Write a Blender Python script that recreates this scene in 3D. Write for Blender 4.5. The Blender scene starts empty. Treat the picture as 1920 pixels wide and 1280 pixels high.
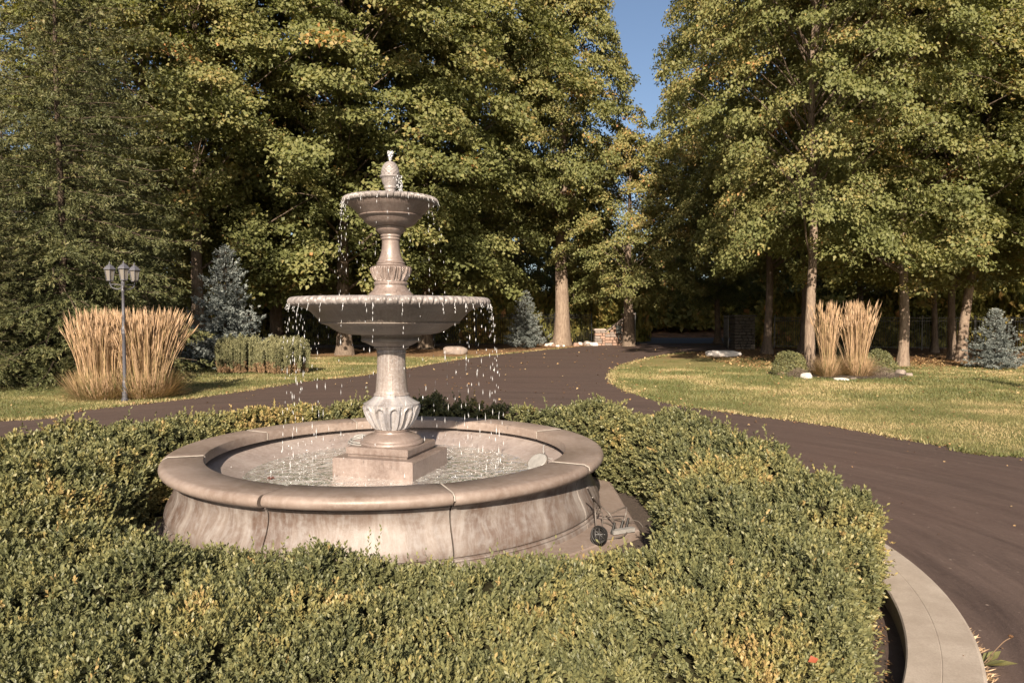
import bpy, bmesh, math, random
import numpy as np
from mathutils import Vector, Matrix, geometry
PI = math.pi
random.seed(7)
RNG = np.random.default_rng(11)
sc = bpy.context.scene
COL = sc.collection

# ------------------------------------------------------------------ camera, world, sun, exposure
CAMH, FPX, PITCH = 1.8, 1340.0, math.radians(2.05)
cam_d = bpy.data.cameras.new('camera'); cam = bpy.data.objects.new('camera', cam_d); COL.objects.link(cam)
cam.location = (0, 0, CAMH); cam.rotation_euler = (PI/2 - PITCH, 0, 0)
cam_d.sensor_width = 36; cam_d.lens = FPX/1920*36; cam_d.clip_start = 0.05; cam_d.clip_end = 2000
sc.camera = cam
SUN_EL, SUN_ROT = math.radians(29.5), PI + math.radians(5)
w = bpy.data.worlds.new('World'); sc.world = w; w.use_nodes = True
nt = w.node_tree; nt.nodes.clear()
sky = nt.nodes.new('ShaderNodeTexSky'); sky.sky_type = 'NISHITA'; sky.sun_disc = False
sky.sun_elevation = SUN_EL; sky.sun_rotation = SUN_ROT; sky.air_density = 0.85; sky.dust_density = 2.6; sky.ozone_density = 1.0
bg = nt.nodes.new('ShaderNodeBackground'); bg.inputs[1].default_value = 0.05
wo = nt.nodes.new('ShaderNodeOutputWorld')
nt.links.new(sky.outputs[0], bg.inputs[0]); nt.links.new(bg.outputs[0], wo.inputs[0])
sd = bpy.data.lights.new('sun', 'SUN'); sd.energy = 4.6; sd.angle = math.radians(0.55); sd.color = (1.0, 0.855, 0.69)
so = bpy.data.objects.new('sun', sd); COL.objects.link(so)
sdir = Vector((math.sin(SUN_ROT)*math.cos(SUN_EL), math.cos(SUN_ROT)*math.cos(SUN_EL), math.sin(SUN_EL)))
so.rotation_euler = sdir.to_track_quat('Z', 'Y').to_euler(); so.location = (-3, -20, 20)
sc.view_settings.view_transform = 'Standard'; sc.view_settings.look = 'None'
sc.view_settings.exposure = 1.58; sc.view_settings.gamma = 1; sc.view_settings.use_curve_mapping = False
sc.render.engine = 'CYCLES'; sc.cycles.max_bounces = 8; sc.cycles.diffuse_bounces = 6; sc.cycles.transparent_max_bounces = 12

# ------------------------------------------------------------------ helpers
def at(px, py, z=0.0, Y=None):
    u, v = (px-960)/FPX, (640-py)/FPX
    d = Vector((u, math.cos(PITCH)+v*math.sin(PITCH), -math.sin(PITCH)+v*math.cos(PITCH)))
    t = (z-CAMH)/d.z if Y is None else Y/d.y
    return Vector((d.x*t, d.y*t, CAMH+d.z*t))

def tag(o, label=None, cat=None, group=None, kind=None):
    if label: o['label'] = label
    if cat: o['category'] = cat
    if group: o['group'] = group
    if kind: o['kind'] = kind
    return o
def link(name, me, mat=None, parent=None):
    o = bpy.data.objects.new(name, me); COL.objects.link(o)
    if mat is not None and len(me.materials) == 0: me.materials.append(mat)
    if parent is not None: o.parent = parent
    return o
def thing(name, label, cat, loc=(0, 0, 0), rz=0, group=None):
    o = bpy.data.objects.new(name, None); COL.objects.link(o); o.empty_display_size = .1
    o.location = loc; o.rotation_euler = (0, 0, rz)
    return tag(o, label, cat, group)
def copy_tree(o, parent=None):
    c = o.copy(); COL.objects.link(c)
    if parent is not None: c.parent = parent
    for ch in list(o.children): copy_tree(ch, c)
    return c

def np_mesh(name, V, F, attr=None, smooth=False):
    """V (n,3), F (m,k) faces of equal size; attr = per-face float."""
    V = np.asarray(V, np.float32); F = np.asarray(F, np.int32); m, k = F.shape
    me = bpy.data.meshes.new(name)
    me.vertices.add(len(V)); me.vertices.foreach_set('co', V.ravel())
    me.loops.add(m*k); me.loops.foreach_set('vertex_index', F.ravel())
    me.polygons.add(m); me.polygons.foreach_set('loop_start', np.arange(0, m*k, k, dtype=np.int32))
    if smooth: me.polygons.foreach_set('use_smooth', np.ones(m, bool))
    me.update(calc_edges=True)
    if attr is not None:
        a = me.attributes.new('tone', 'FLOAT', 'FACE'); a.data.foreach_set('value', np.asarray(attr, np.float32))
    return me

def norm(a): return a/np.maximum(np.linalg.norm(a, axis=1, keepdims=True), 1e-9)
def leaf_mesh(name, P, D, N, L, W, tone, fold=.25, mid=.5):
    """Folded kites: 2 triangles a leaf."""
    D = norm(D); S = norm(np.cross(D, N)); N = np.cross(S, D)
    L = np.asarray(L)[:, None]; W = np.asarray(W)[:, None]; n = len(P)
    v0 = P; v2 = P+D*L; v1 = P+D*L*mid+S*W*.5+N*W*fold; v3 = P+D*L*mid-S*W*.5+N*W*fold
    V = np.stack([v0, v1, v2, v3], 1).reshape(-1, 3)
    b = np.arange(n)[:, None]*4
    F = np.stack([b+[0, 1, 2], b+[0, 2, 3]], 1).reshape(-1, 3)
    return np_mesh(name, V, F, np.repeat(tone, 2))

def randunit(n, rng=RNG):
    return norm(rng.normal(size=(n, 3)))

def vnoise(P, seed=0):
    """value noise on (n,3) -> 0..1"""
    P = np.asarray(P, float); i = np.floor(P).astype(np.int64); f = P-i; f = f*f*(3-2*f)
    def h(a):
        x = (a[:, 0]*73856093) ^ (a[:, 1]*19349663) ^ (a[:, 2]*83492791) ^ (seed*2654435 + 977)
        x = (x ^ (x >> 13))*1274126177 & 0x7fffffff
        return ((x ^ (x >> 16)) & 0xffff)/65535.0
    r = 0
    for dx in (0, 1):
        for dy in (0, 1):
            for dz in (0, 1):
                wgt = (f[:, 0] if dx else 1-f[:, 0])*(f[:, 1] if dy else 1-f[:, 1])*(f[:, 2] if dz else 1-f[:, 2])
                r = r+wgt*h(i+[dx, dy, dz])
    return r
def fbm(P, seed=0, o=3):
    r = 0; a = .5; s = 0
    for k in range(o): r = r+a*vnoise(P*(2**k), seed+k); s += a; a *= .55
    return r/s

class MB:
    """collects triangles/quads from boxes, tubes, lathes"""
    def __init__(s): s.v = []; s.f = []
    def box(s, c, size, rz=0, taper=1.0, M=None):
        b = len(s.v); hx, hy, hz = size[0]/2, size[1]/2, size[2]/2
        R = Matrix.Rotation(rz, 3, 'Z')
        for dz in (-1, 1):
            k = taper if dz > 0 else 1
            for dx, dy in ((-1, -1), (1, -1), (1, 1), (-1, 1)):
                p = R @ Vector((dx*hx*k, dy*hy*k, dz*hz))+Vector(c)
                if M is not None: p = M @ p
                s.v.append(tuple(p))
        for q in ((3, 2, 1, 0), (4, 5, 6, 7), (0, 1, 5, 4), (1, 2, 6, 5), (2, 3, 7, 6), (3, 0, 4, 7)):
            s.f.append([b+i for i in q])
        return s
    def tube(s, pts, rad, n=8, cap=True):
        pts = [Vector(p) for p in pts]; m = len(pts)
        if not hasattr(rad, '__len__'): rad = [rad]*m
        b = len(s.v); up = Vector((0, 0, 1)); prev = None
        for i, p in enumerate(pts):
            t = (pts[min(i+1, m-1)]-pts[max(i-1, 0)])
            t = t.normalized() if t.length > 1e-9 else Vector((0, 0, 1))
            if prev is None:
                a = t.cross(up if abs(t.z) < .9 else Vector((1, 0, 0))).normalized()
            else:
                a = (prev-t*prev.dot(t)); a = a.normalized() if a.length > 1e-6 else t.orthogonal().normalized()
            prev = a; c = t.cross(a)
            for k in range(n):
                an = 2*PI*k/n; s.v.append(tuple(p+(a*math.cos(an)+c*math.sin(an))*rad[i]))
        for i in range(m-1):
            for k in range(n):
                s.f.append([b+i*n+k, b+i*n+(k+1) % n, b+(i+1)*n+(k+1) % n, b+(i+1)*n+k])
        if cap:
            s.f.append([b+k for k in range(n)][::-1]); s.f.append([b+(m-1)*n+k for k in range(n)])
        return s
    def lathe(s, prof, n=32, c=(0, 0, 0), a0=0, a1=2*PI, disp=None, closed_prof=False):
        full = abs(a1-a0-2*PI) < 1e-6; cols = n if full else n+1; b = len(s.v); m = len(prof)
        for k in range(cols):
            th = a0+(a1-a0)*k/n
            for j, (r, z) in enumerate(prof):
                rr, zz = (r, z) if disp is None else disp(th, r, z, j)
                s.v.append((c[0]+rr*math.cos(th), c[1]+rr*math.sin(th), c[2]+zz))
        mm = m if closed_prof else m-1
        for k in range(n):
            k2 = (k+1) % cols if full else k+1
            for j in range(mm):
                j2 = (j+1) % m
                s.f.append([b+k*m+j, b+k2*m+j, b+k2*m+j2, b+k*m+j2])
        if not full and closed_prof:
            s.f.append([b+j for j in range(m)][::-1][::-1]); s.f.append([b+n*m+j for j in range(m)][::-1])
        return s
    def build(s, name, mat, parent=None, smooth=None, fix=True):
        me = bpy.data.meshes.new(name); me.from_pydata(s.v, [], s.f)
        if fix:
            bm = bmesh.new(); bm.from_mesh(me); bmesh.ops.remove_doubles(bm, verts=bm.verts, dist=1e-6)
            bmesh.ops.recalc_face_normals(bm, faces=bm.faces); bm.to_mesh(me); bm.free()
        if smooth is not None:
            me.polygons.foreach_set('use_smooth', [True]*len(me.polygons)); me.set_sharp_from_angle(angle=math.radians(smooth))
        return link(name, me, mat, parent)

# ------------------------------------------------------------------ materials
class NT:
    K = .66
    def __init__(s, name):
        s.m = bpy.data.materials.new(name); s.m.use_nodes = True; s.t = s.m.node_tree; s.t.nodes.clear()
        s.out = s.n('OutputMaterial')
    def n(s, kind, ins=None, **kw):
        nd = s.t.nodes.new('ShaderNode'+kind)
        for k, v in kw.items(): setattr(nd, k, v)
        for k, v in (ins or {}).items():
            if isinstance(v, bpy.types.NodeSocket): s.t.links.new(v, nd.inputs[k])
            else: nd.inputs[k].default_value = v
        return nd
    def surf(s, sh): s.t.links.new(sh, s.out.inputs['Surface']); return s.m
    def coord(s): return s.n('TexCoord').outputs['Object']
    def noise(s, vec, scale, detail=4, rough=.55, dist=0):
        return s.n('TexNoise', {'Vector': vec, 'Scale': scale, 'Detail': detail, 'Roughness': rough, 'Distortion': dist}).outputs['Fac']
    def ramp(s, fac, stops):
        nd = s.n('ValToRGB', {'Fac': fac}); e = nd.color_ramp.elements
        while len(e) < len(stops): e.new(.5)
        for i, (p, c) in enumerate(stops):
            e[i].position = p; e[i].color = (*c, 1) if len(c) == 3 else c
        return nd.outputs['Color']
    def mapr(s, v, a, b, c=0, d=1): return s.n('MapRange', {'Value': v, 'From Min': a, 'From Max': b, 'To Min': c, 'To Max': d}).outputs['Result']
    def math(s, op, a, b=0): return s.n('Math', {0: a, 1: b}, operation=op).outputs[0]
    def mix(s, f, a, b, bt='MIX'):
        nd = s.n('Mix', data_type='RGBA', blend_type=bt)
        for i, v in ((0, f), (6, a), (7, b)):
            if isinstance(v, bpy.types.NodeSocket): s.t.links.new(v, nd.inputs[i])
            else: nd.inputs[i].default_value = v if i == 0 or len(v) == 4 else (*v, 1)
        return nd.outputs[2]
    def bump(s, h, strength=.3, dist=.01, nrm=None):
        d = {'Height': h, 'Strength': strength, 'Distance': dist}
        if nrm is not None: d['Normal'] = nrm
        return s.n('Bump', d).outputs['Normal']
    def bsdf(s, col, rough=.8, nrm=None, spec=.3, metal=0, **k):
        k_ = s.K
        if isinstance(col, bpy.types.NodeSocket): col = s.mix(1.0, col, (k_, k_, k_), 'MULTIPLY')
        else: col = tuple(x*k_ for x in col)
        d = {'Base Color': col if isinstance(col, bpy.types.NodeSocket) else (*col, 1), 'Roughness': rough, 'Specular IOR Level': spec, 'Metallic': metal}
        if nrm is not None: d['Normal'] = nrm
        d.update(k)
        return s.n('BsdfPrincipled', d).outputs[0]

def leaf_material(name, stops, transl=.3, patch_scale=.35, patch=.35, rough=.55, spec=.25, obj_rand=.12, K=.8):
    stops = [(p_, tuple(x*K for x in c_)) for p_, c_ in stops]
    t = NT(name); t.K = 1; co = t.coord()
    tone = t.n('Attribute', attribute_name='tone').outputs['Fac']
    pn = t.noise(co, patch_scale, 3)
    rnd = t.n('ObjectInfo').outputs['Random']
    f = t.math('ADD', tone, t.mapr(pn, .3, .7, -patch, patch))
    f = t.math('ADD', f, t.mapr(rnd, 0, 1, -obj_rand, obj_rand))
    c = t.ramp(f, stops)
    p = t.bsdf(c, rough, spec=spec)
    tr = t.n('BsdfTranslucent', {'Color': t.mix(1.0, c, (1.0, 1.0, .55), 'MULTIPLY')}).outputs[0]
    return t.surf(t.n('MixShader', {0: transl, 1: p, 2: tr}).outputs[0])

def plain(name, col, rough=.6, metal=0, spec=.4, var=.15, scale=20, bump=.1):
    t = NT(name); co = t.coord(); n = t.noise(co, scale, 5)
    c = t.mix(t.mapr(n, .3, .7), tuple(x*(1-var) for x in col), tuple(min(1, x*(1+var)) for x in col))
    return t.surf(t.bsdf(c, rough, t.bump(n, bump, .005), spec, metal))

def stone_material(name, base, dark, light, streak=.0, rough=.65, scale=3.0, lime=.0, spec=.35):
    t = NT(name); co = t.coord()
    n1 = t.noise(co, scale, 6, .6); n2 = t.noise(co, scale*9, 6, .65); n3 = t.noise(co, 120, 3)
    c = t.mix(t.mapr(n1, .35, .65), dark, base)
    c = t.mix(t.mapr(n2, .45, .75, 0, .55), c, light)
    if streak or lime:
        sep = t.n('SeparateXYZ', {0: co})
        ang = t.math('ARCTAN2', sep.outputs[1], sep.outputs[0])
        wob = t.math('MULTIPLY', t.noise(co, 1.6, 2), .22)
        v = t.n('CombineXYZ', {0: t.math('MULTIPLY', t.math('ADD', ang, wob), 9.0), 1: t.math('MULTIPLY', sep.outputs[2], .7), 2: 0.0}).outputs[0]
        s1 = t.noise(v, 6.5, 8, .74, .08); s2 = t.noise(v, 0.8, 4, .6)
        c = t.mix(t.math('MULTIPLY', t.mapr(s1, .47, .70), streak), c, light)
        c = t.mix(t.math('MULTIPLY', t.mapr(s2, .50, .72), lime), c, (.50, .465, .43))
        c = t.mix(t.math('MULTIPLY', t.mapr(s1, .48, .3), streak*.7), c, dark)
    h = t.math('ADD', t.math('MULTIPLY', n2, .6), t.math('MULTIPLY', n3, .35))
    rr = t.mapr(n1, .3, .7, rough-.12, rough+.12)
    return t.surf(t.bsdf(c, rr, t.bump(h, .35, .006), spec))

M = {}
M['maple'] = leaf_material('maple leaves', [(0, (.070, .078, .028)), (.30, (.128, .140, .050)), (.60, (.190, .184, .070)), (.84, (.285, .210, .080)), (1, (.40, .20, .08))], .42, .30, .16, K=1.06)
M['spruce'] = leaf_material('spruce needles', [(0, (.048, .058, .024)), (.5, (.105, .112, .045)), (1, (.20, .175, .075))], .12, .6, .22, K=.84)
M['blue'] = leaf_material('blue spruce needles', [(0, (.10, .12, .115)), (.5, (.20, .225, .21)), (1, (.34, .355, .33))], .10, 1.5, .2, obj_rand=.05, K=.80)
M['box'] = leaf_material('boxwood leaves', [(0, (.058, .066, .032)), (.30, (.108, .113, .050)), (.58, (.155, .150, .062)), (.85, (.215, .185, .068)), (1, (.27, .195, .08))], .20, 1.3, .12, .50, .3, 0, K=1.0)
M['yew'] = leaf_material('yew shoots', [(0, (.24, .15, .085)), (.25, (.16, .12, .065)), (.4, (.10, .105, .055)), (.7, (.18, .175, .088)), (1, (.26, .24, .13))], .15, 2, .08, obj_rand=.03, K=0.95)
M['under'] = leaf_material('wild understorey leaves', [(0, (.06, .07, .02)), (.5, (.17, .16, .045)), (.85, (.32, .23, .07)), (1, (.42, .22, .10))], .3, .5, .3, K=1.3)  # leaf colour brightened in place of light, so the shrubs show in shade
M['reed'] = leaf_material('dry feather reed grass', [(0, (.13, .14, .055)), (.3, (.30, .215, .11)), (.6, (.40, .27, .165)), (1, (.54, .39, .26))], .2, 2, .15, obj_rand=.03, K=.95)
M['litter'] = leaf_material('fallen leaves', [(0, (.15, .08, .04)), (.5, (.34, .20, .09)), (1, (.55, .42, .22))], .2, 1, .1)
M['blade'] = leaf_material('grass blades', [(0, (.11, .125, .042)), (.45, (.20, .195, .078)), (.75, (.33, .275, .125)), (1, (.43, .34, .18))], .25, .42, .62, obj_rand=0, K=0.74)

def bark(name, a, b, moss=0):
    t = NT(name); co = t.coord()
    mp = t.n('Mapping', {'Vector': co, 'Scale': (6, 6, 1.1)}).outputs[0]
    n1 = t.noise(mp, 2.5, 8, .7, .6); n2 = t.noise(co, 1.3, 4)
    c = t.mix(t.mapr(n1, .35, .65), a, b); c = t.mix(t.mapr(n2, .55, .7, 0, .5), c, (.30, .24, .18))
    return t.surf(t.bsdf(c, .9, t.bump(n1, .9, .06), .15))
M['bark'] = bark('maple bark', (.10, .075, .055), (.25, .19, .145))
M['bark2'] = bark('pale sunlit bark', (.17, .12, .09), (.36, .28, .21))  # lighter copy of the maple bark, sunlight put into the colour
M['twig'] = plain('brown twigs', (.085, .06, .04), .9, bump=.5)
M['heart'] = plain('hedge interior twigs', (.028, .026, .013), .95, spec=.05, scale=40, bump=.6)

M['coping'] = stone_material('brown cast stone coping', (0.269, 0.211, 0.177), (0.192, 0.143, 0.115), (0.351, 0.297, 0.265), .25, .50, 2.2)
M['wall'] = stone_material('lime streaked cast stone wall', (0.181, 0.139, 0.117), (0.113, 0.077, 0.060), (0.309, 0.294, 0.286), .50, .45, 2.0, .55)
M['ped'] = stone_material('wet cast stone pedestal', (0.227, 0.173, 0.148), (0.150, 0.110, 0.092), (0.319, 0.270, 0.248), .35, .38, 5, .08, .5)
M['bowl'] = stone_material('weathered bowl stone', (0.206, 0.171, 0.145), (0.119, 0.097, 0.080), (0.279, 0.248, 0.224), .55, .42, 4, .03, .5)
M['limed'] = stone_material('lime whitened stone', (0.313, 0.300, 0.307), (0.175, 0.145, 0.130), (0.461, 0.475, 0.516), .8, .42, 5, .75, .5)
M['colm'] = stone_material('part limed column stone', (0.242, 0.194, 0.167), (0.160, 0.124, 0.104), (0.475, 0.464, 0.477), .55, .4, 6, .45, .5)
M['rim'] = stone_material('carved rim stone', (0.285, 0.255, 0.244), (0.166, 0.140, 0.125), (0.387, 0.370, 0.374), .3, .45, 9, .15, .5)
M['inner'] = stone_material('basin lining', (0.342, 0.281, 0.254), (0.248, 0.200, 0.177), (0.454, 0.410, 0.389), .3, .5, 3, .3)
M['mortar'] = plain('pale mortar', (.36, .32, .28), .7)
M['black'] = plain('black rubber', (.020, .019, .018), .45)
M['iron'] = plain('black painted iron', (.014, .014, .014), .45, spec=.5)
M['lampmetal'] = plain('weathered grey lamp paint', (.085, .085, .10), .5, spec=.5, var=.25, scale=35)
M['white'] = plain('white plastic', (.27, .26, .245), .4)
M['cable'] = plain('brown grey cable', (.13, .11, .095), .5)
M['rock'] = stone_material('field stone', (.30, .24, .20), (.17, .13, .11), (.48, .44, .40), 0, .8, 4)
M['whiterock'] = stone_material('white painted rock', (.78, .75, .72), (.55, .48, .42), (.85, .83, .80), 0, .7, 3)
M['shadedstone'] = stone_material('pier stone with painted shade', (.10, .085, .07), (.06, .05, .042), (.15, .13, .11), 0, .9, 5)  # pier stone darkened, deep shade put into its colour
M['pinkrock'] = stone_material('reddish wall stone', (.36, .22, .155), (.22, .145, .11), (.48, .36, .28), 0, .8, 5)
M['mulch'] = plain('dark mulch', (.060, .042, .030), .95, scale=60, bump=.8, var=.6)
t = NT('frosted lantern glass'); M['glass'] = t.surf(t.n('MixShader', {0: .45, 1: t.bsdf((.36, .33, .29), .2, spec=.5), 2: t.n('BsdfTranslucent', {'Color': (.55, .52, .46, 1)}).outputs[0]}).outputs[0])

# water: fresnel mix of clear and glossy, foam flecks
t = NT('fountain pool water'); co = t.coord()
n = t.noise(co, 4.5, 2, .5, 1.6); n2 = t.noise(co, 13, 2, .5, 1.0)
h = t.math('ADD', n, t.math('MULTIPLY', n2, .45)); nb = t.bump(h, .9, .028)
fr = t.n('Fresnel', {'IOR': 1.33, 'Normal': nb}).outputs[0]
gl = t.n('BsdfGlossy', {'Color': (1, 1, 1, 1), 'Roughness': .06, 'Normal': nb}).outputs[0]
tr = t.n('BsdfTransparent', {'Color': (.86, .90, .88, 1)}).outputs[0]
ws = t.n('MixShader', {0: t.mapr(fr, 0, 1, .04, 1), 1: tr, 2: gl}).outputs[0]
foam = t.mapr(t.noise(co, 5, 4, .62, 2.4), .50, .66, .16, .62)
M['water'] = t.surf(t.n('MixShader', {0: foam, 1: ws, 2: t.bsdf((.74, .74, .70), .25, nb, .5)}).outputs[0])
t = NT('falling water'); M['drop'] = t.surf(t.n('MixShader', {0: .45, 1: t.bsdf((.95, .95, .95), .08, spec=.8), 2: t.n('BsdfTransparent', {'Color': (.95, .97, 1, 1)}).outputs[0]}).outputs[0])

# lawn
t = NT('autumn lawn'); t.K = .72; co = t.coord(); sep = t.n('SeparateXYZ', {0: co})
n1 = t.noise(co, .33, 5, .6); n2 = t.noise(co, 14, 6, .7); n3 = t.noise(co, 1.7, 5, .65)
st = t.n('Mapping', {'Vector': co, 'Scale': (60, 12, 1)}).outputs[0]; n4 = t.noise(st, 1.6, 4, .7)
c = t.ramp(n1, [(.30, (.135, .150, .050)), (.50, (.195, .185, .070)), (.68, (.31, .255, .115))])
c = t.mix(t.mapr(n3, .42, .62, 0, .75), c, (.31, .25, .12))
c = t.mix(t.mapr(n2, .35, .72, 0, .6), c, (.12, .125, .036))
c = t.mix(t.mapr(n4, .45, .75, 0, .5), c, (.37, .31, .15))
# litter and bare soil under the trees
yy = t.math('ADD', sep.outputs[1], t.math('MULTIPLY', t.math('SUBTRACT', n1, .5), 14))
yy = t.math('ADD', yy, t.math('MULTIPLY', t.math('SUBTRACT', n3, .5), 6))
rightside = t.mapr(sep.outputs[0], 9, 17, 0, 5.5)
far = t.mapr(t.math('ADD', yy, rightside), 29.5, 33, 0, 1)
lit = t.ramp(t.noise(co, 5, 6, .75), [(.3, (.10, .060, .034)), (.5, (.22, .13, .068)), (.7, (.38, .25, .14))])
c = t.mix(far, c, lit)
M['lawn'] = t.surf(t.bsdf(c, .95, t.bump(t.math('ADD', n2, n4), .8, .03), .1))

# driveway
t = NT('brown sealed asphalt'); co = t.coord()
sp_ = t.n('SeparateXYZ', {0: co}); ax = t.math('ADD', sp_.outputs[0], 1.3); ay = t.math('SUBTRACT', sp_.outputs[1], 5.3)
rr = t.math('SQRT', t.math('ADD', t.math('MULTIPLY', ax, ax), t.math('MULTIPLY', ay, ay)))
pv = t.n('CombineXYZ', {0: t.math('MULTIPLY', t.math('ARCTAN2', ay, ax), 3.0), 1: t.math('MULTIPLY', rr, 4.5), 2: 0.0}).outputs[0]
wv = pv
s1 = t.noise(wv, 1.0, 7, .68, .5); s2 = t.noise(co, .35, 4); s3 = t.noise(co, 70, 4, .8); s4 = t.noise(co, 6, 6, .7)
c = t.mix(t.mapr(s1, .32, .68), (.054, .036, .030), (.112, .078, .065))
c = t.mix(t.mapr(s2, .40, .65, 0, .6), c, (.095, .061, .050))
c = t.mix(t.mapr(s3, .56, .74, 0, .5), c, (.20, .145, .12))
vo = t.n('TexVoronoi', {'Vector': co, 'Scale': 6.0, 'Randomness': 1.0}).outputs['Distance']
c = t.mix(t.mapr(vo, .07, .03, 0, .7), c, (.34, .27, .22))
fl = t.n('Mapping', {'Vector': pv, 'Scale': (14, 7, 1)}).outputs[0]
c = t.mix(t.math('MULTIPLY', t.mapr(t.noise(fl, 1.0, 6, .75), .56, .72, 0, .5), t.mapr(t.noise(co, .9, 4, .7), .45, .6)), c, (.24, .175, .145))
M['asphalt'] = t.surf(t.bsdf(c, t.mapr(s4, .3, .7, .68, .86), t.bump(t.math('ADD', s3, t.math('MULTIPLY', s1, .6)), .5, .008), .25))
M['road'] = plain('grey public road asphalt', (.085, .088, .095), .8, scale=30, var=.2)
M['line'] = plain('white road paint', (.7, .7, .68), .7)
t = NT('pale kerb concrete'); co = t.coord(); n = t.noise(co, 5, 7, .7); n2 = t.noise(co, 130, 4, .7)
c = t.mix(t.mapr(n, .35, .65), (.33, .28, .23), (.43, .375, .315)); c = t.mix(t.mapr(n2, .4, .7, 0, .5), c, (.24, .195, .155))
M['kerb'] = t.surf(t.bsdf(c, .85, t.bump(n2, .5, .004), .2))

# ------------------------------------------------------------------ ground and roads
def catmull(pts, k=8):
    P = [Vector(p) for p in pts]; out = []
    for i in range(len(P)-1):
        p0, p1, p2, p3 = P[max(i-1, 0)], P[i], P[i+1], P[min(i+2, len(P)-1)]
        for j in range(k):
            s = j/k; out.append(.5*((2*p1)+(p2-p0)*s+(2*p0-5*p1+4*p2-p3)*s*s+(3*p1-p0-3*p2+p3)*s**3))
    out.append(P[-1]); return out
def g2(px, py, z=0): p = at(px, py, z); return Vector((p.x, p.y))
far_edge = [Vector((-26, 8.2)), Vector((-16, 10.4)), g2(0, 790), g2(150, 770), g2(390, 743), g2(580, 714), g2(700, 701), g2(880, 671), g2(1010, 657), g2(1115, 647)]
isl_edge = [g2(1350, 659), g2(1300, 661), g2(1250, 666), g2(1200, 676), g2(1163, 688), g2(1147, 705), g2(1160, 724), g2(1205, 743), g2(1280, 761), g2(1400, 778), g2(1520, 793), g2(1650, 815), g2(1780, 838), g2(1920, 857), Vector((12.5, 7.6)), Vector((30, 4))]
far_s, isl_s = catmull(far_edge), catmull(isl_edge)
def wob(L, a=.03):
    return [p+Vector(((vnoise(np.array([[p.x*2, p.y*2, 3.]]))[0]-.5)*a*2, (vnoise(np.array([[p.x*2, p.y*2, 9.]]))[0]-.5)*a*2)) for p in L]
far_s, isl_s = wob(far_s), wob(isl_s)
drive_poly = far_s+[g2(1190, 644), Vector((12.8, 44)), Vector((12.4, 38.6))]+isl_s+[Vector((30, -14)), Vector((-26, -14))]
def sheet(name, poly, z, mat):
    tris = geometry.tessellate_polygon([[Vector((p.x, p.y, 0)) for p in poly]])
    me = bpy.data.meshes.new(name); me.from_pydata([(p.x, p.y, z) for p in poly], [], [tuple(t_) for t_ in tris])
    bm = bmesh.new(); bm.from_mesh(me)
    for f in bm.faces:
        if f.normal.z < 0: f.normal_flip()
    bm.to_mesh(me); bm.free()
    return tag(link(name, me, mat), kind='structure')
sheet('lawn', [Vector((-500, -120)), Vector((500, -120)), Vector((500, 900)), Vector((-500, 900))], 0, M['lawn'])
sheet('driveway', drive_poly, .008, M['asphalt'])
sheet('road', [Vector((-90, 52)), Vector((7.4, 46.2)), Vector((140, 43.5)), Vector((140, 55)), Vector((7.4, 58)), Vector((-90, 64))], .016, M['road'])
sheet('road_marking', [Vector((5, 56.3)), Vector((60, 54.3)), Vector((60, 54.45)), Vector((5, 56.45))], .022, M['line'])
# earth bank beyond the road
V = []; F = []
xs = np.linspace(-140, 220, 120); ys = np.array([62, 64, 66, 69, 74, 90, 140, 400])
zs = np.array([-.02, .45, 1.0, 1.5, 1.9, 2.2, 2.4, 2.6])
for i, x in enumerate(xs):
    for j in range(8):
        V.append((x, ys[j]-x*.04, zs[j]*(1+.35*math.sin(x*.31+j)) if j else -.02))
for i in range(119):
    for j in range(7): a = i*8+j; F.append((a, a+8, a+9, a+1))
t = NT('leaf covered earth'); co = t.coord()
M['earth'] = t.surf(t.bsdf(t.ramp(t.noise(co, 1.4, 7, .75), [(.35, (.06, .045, .022)), (.5, (.20, .11, .06)), (.68, (.36, .20, .12))]), .95, spec=.1))
tag(link('hill', np_mesh('hill', V, F, smooth=True), M['earth']), kind='structure')

def inpoly(P, poly):
    x, y = P[:, 0], P[:, 1]; r = np.zeros(len(P), bool); n = len(poly)
    for i in range(n):
        a, b = poly[i], poly[(i+1) % n]
        if abs(a.y-b.y) < 1e-9: continue
        r ^= ((a.y > y) != (b.y > y)) & (x < (b.x-a.x)*(y-a.y)/(b.y-a.y)+a.x)
    return r

# ------------------------------------------------------------------ planting island: kerb, soil, slab
C1 = Vector((-1.10, 6.51)); C2 = Vector((-1.30, 5.32)); KO, KI = 4.07, 3.735
m = MB()
prof = [(KI, -.1), (KI, .119), (KI+.008, .127), (KI+.15, .1285), (KI+.153, .1265), (KI+.156, .1285), (KO-.02, .1265), (KO-.004, .116), (KO, .09), (KO, -.1)]
nk = 9
for k in range(nk):
    a0 = 2*PI*k/nk+.0006; a1 = 2*PI*(k+1)/nk-.0006
    MBk = MB().lathe(prof, 24, (C2.x, C2.y, 0), a0, a1, closed_prof=True)
    m.v += [(x, y, z) for x, y, z in MBk.v] if False else []
    b = len(m.v); m.v += MBk.v; m.f += [[b+i for i in f] for f in MBk.f]
kerb = m.build('kerb', M['kerb'], smooth=.3); tag(kerb, kind='structure')
soil = MB().lathe([(KI+.01, .006), (2.6, .03), (1.0, .03), (.001, .03)], 72, (C2.x, C2.y, 0)).build('garden_soil', M['mulch'], smooth=60); tag(soil, kind='structure')
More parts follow.
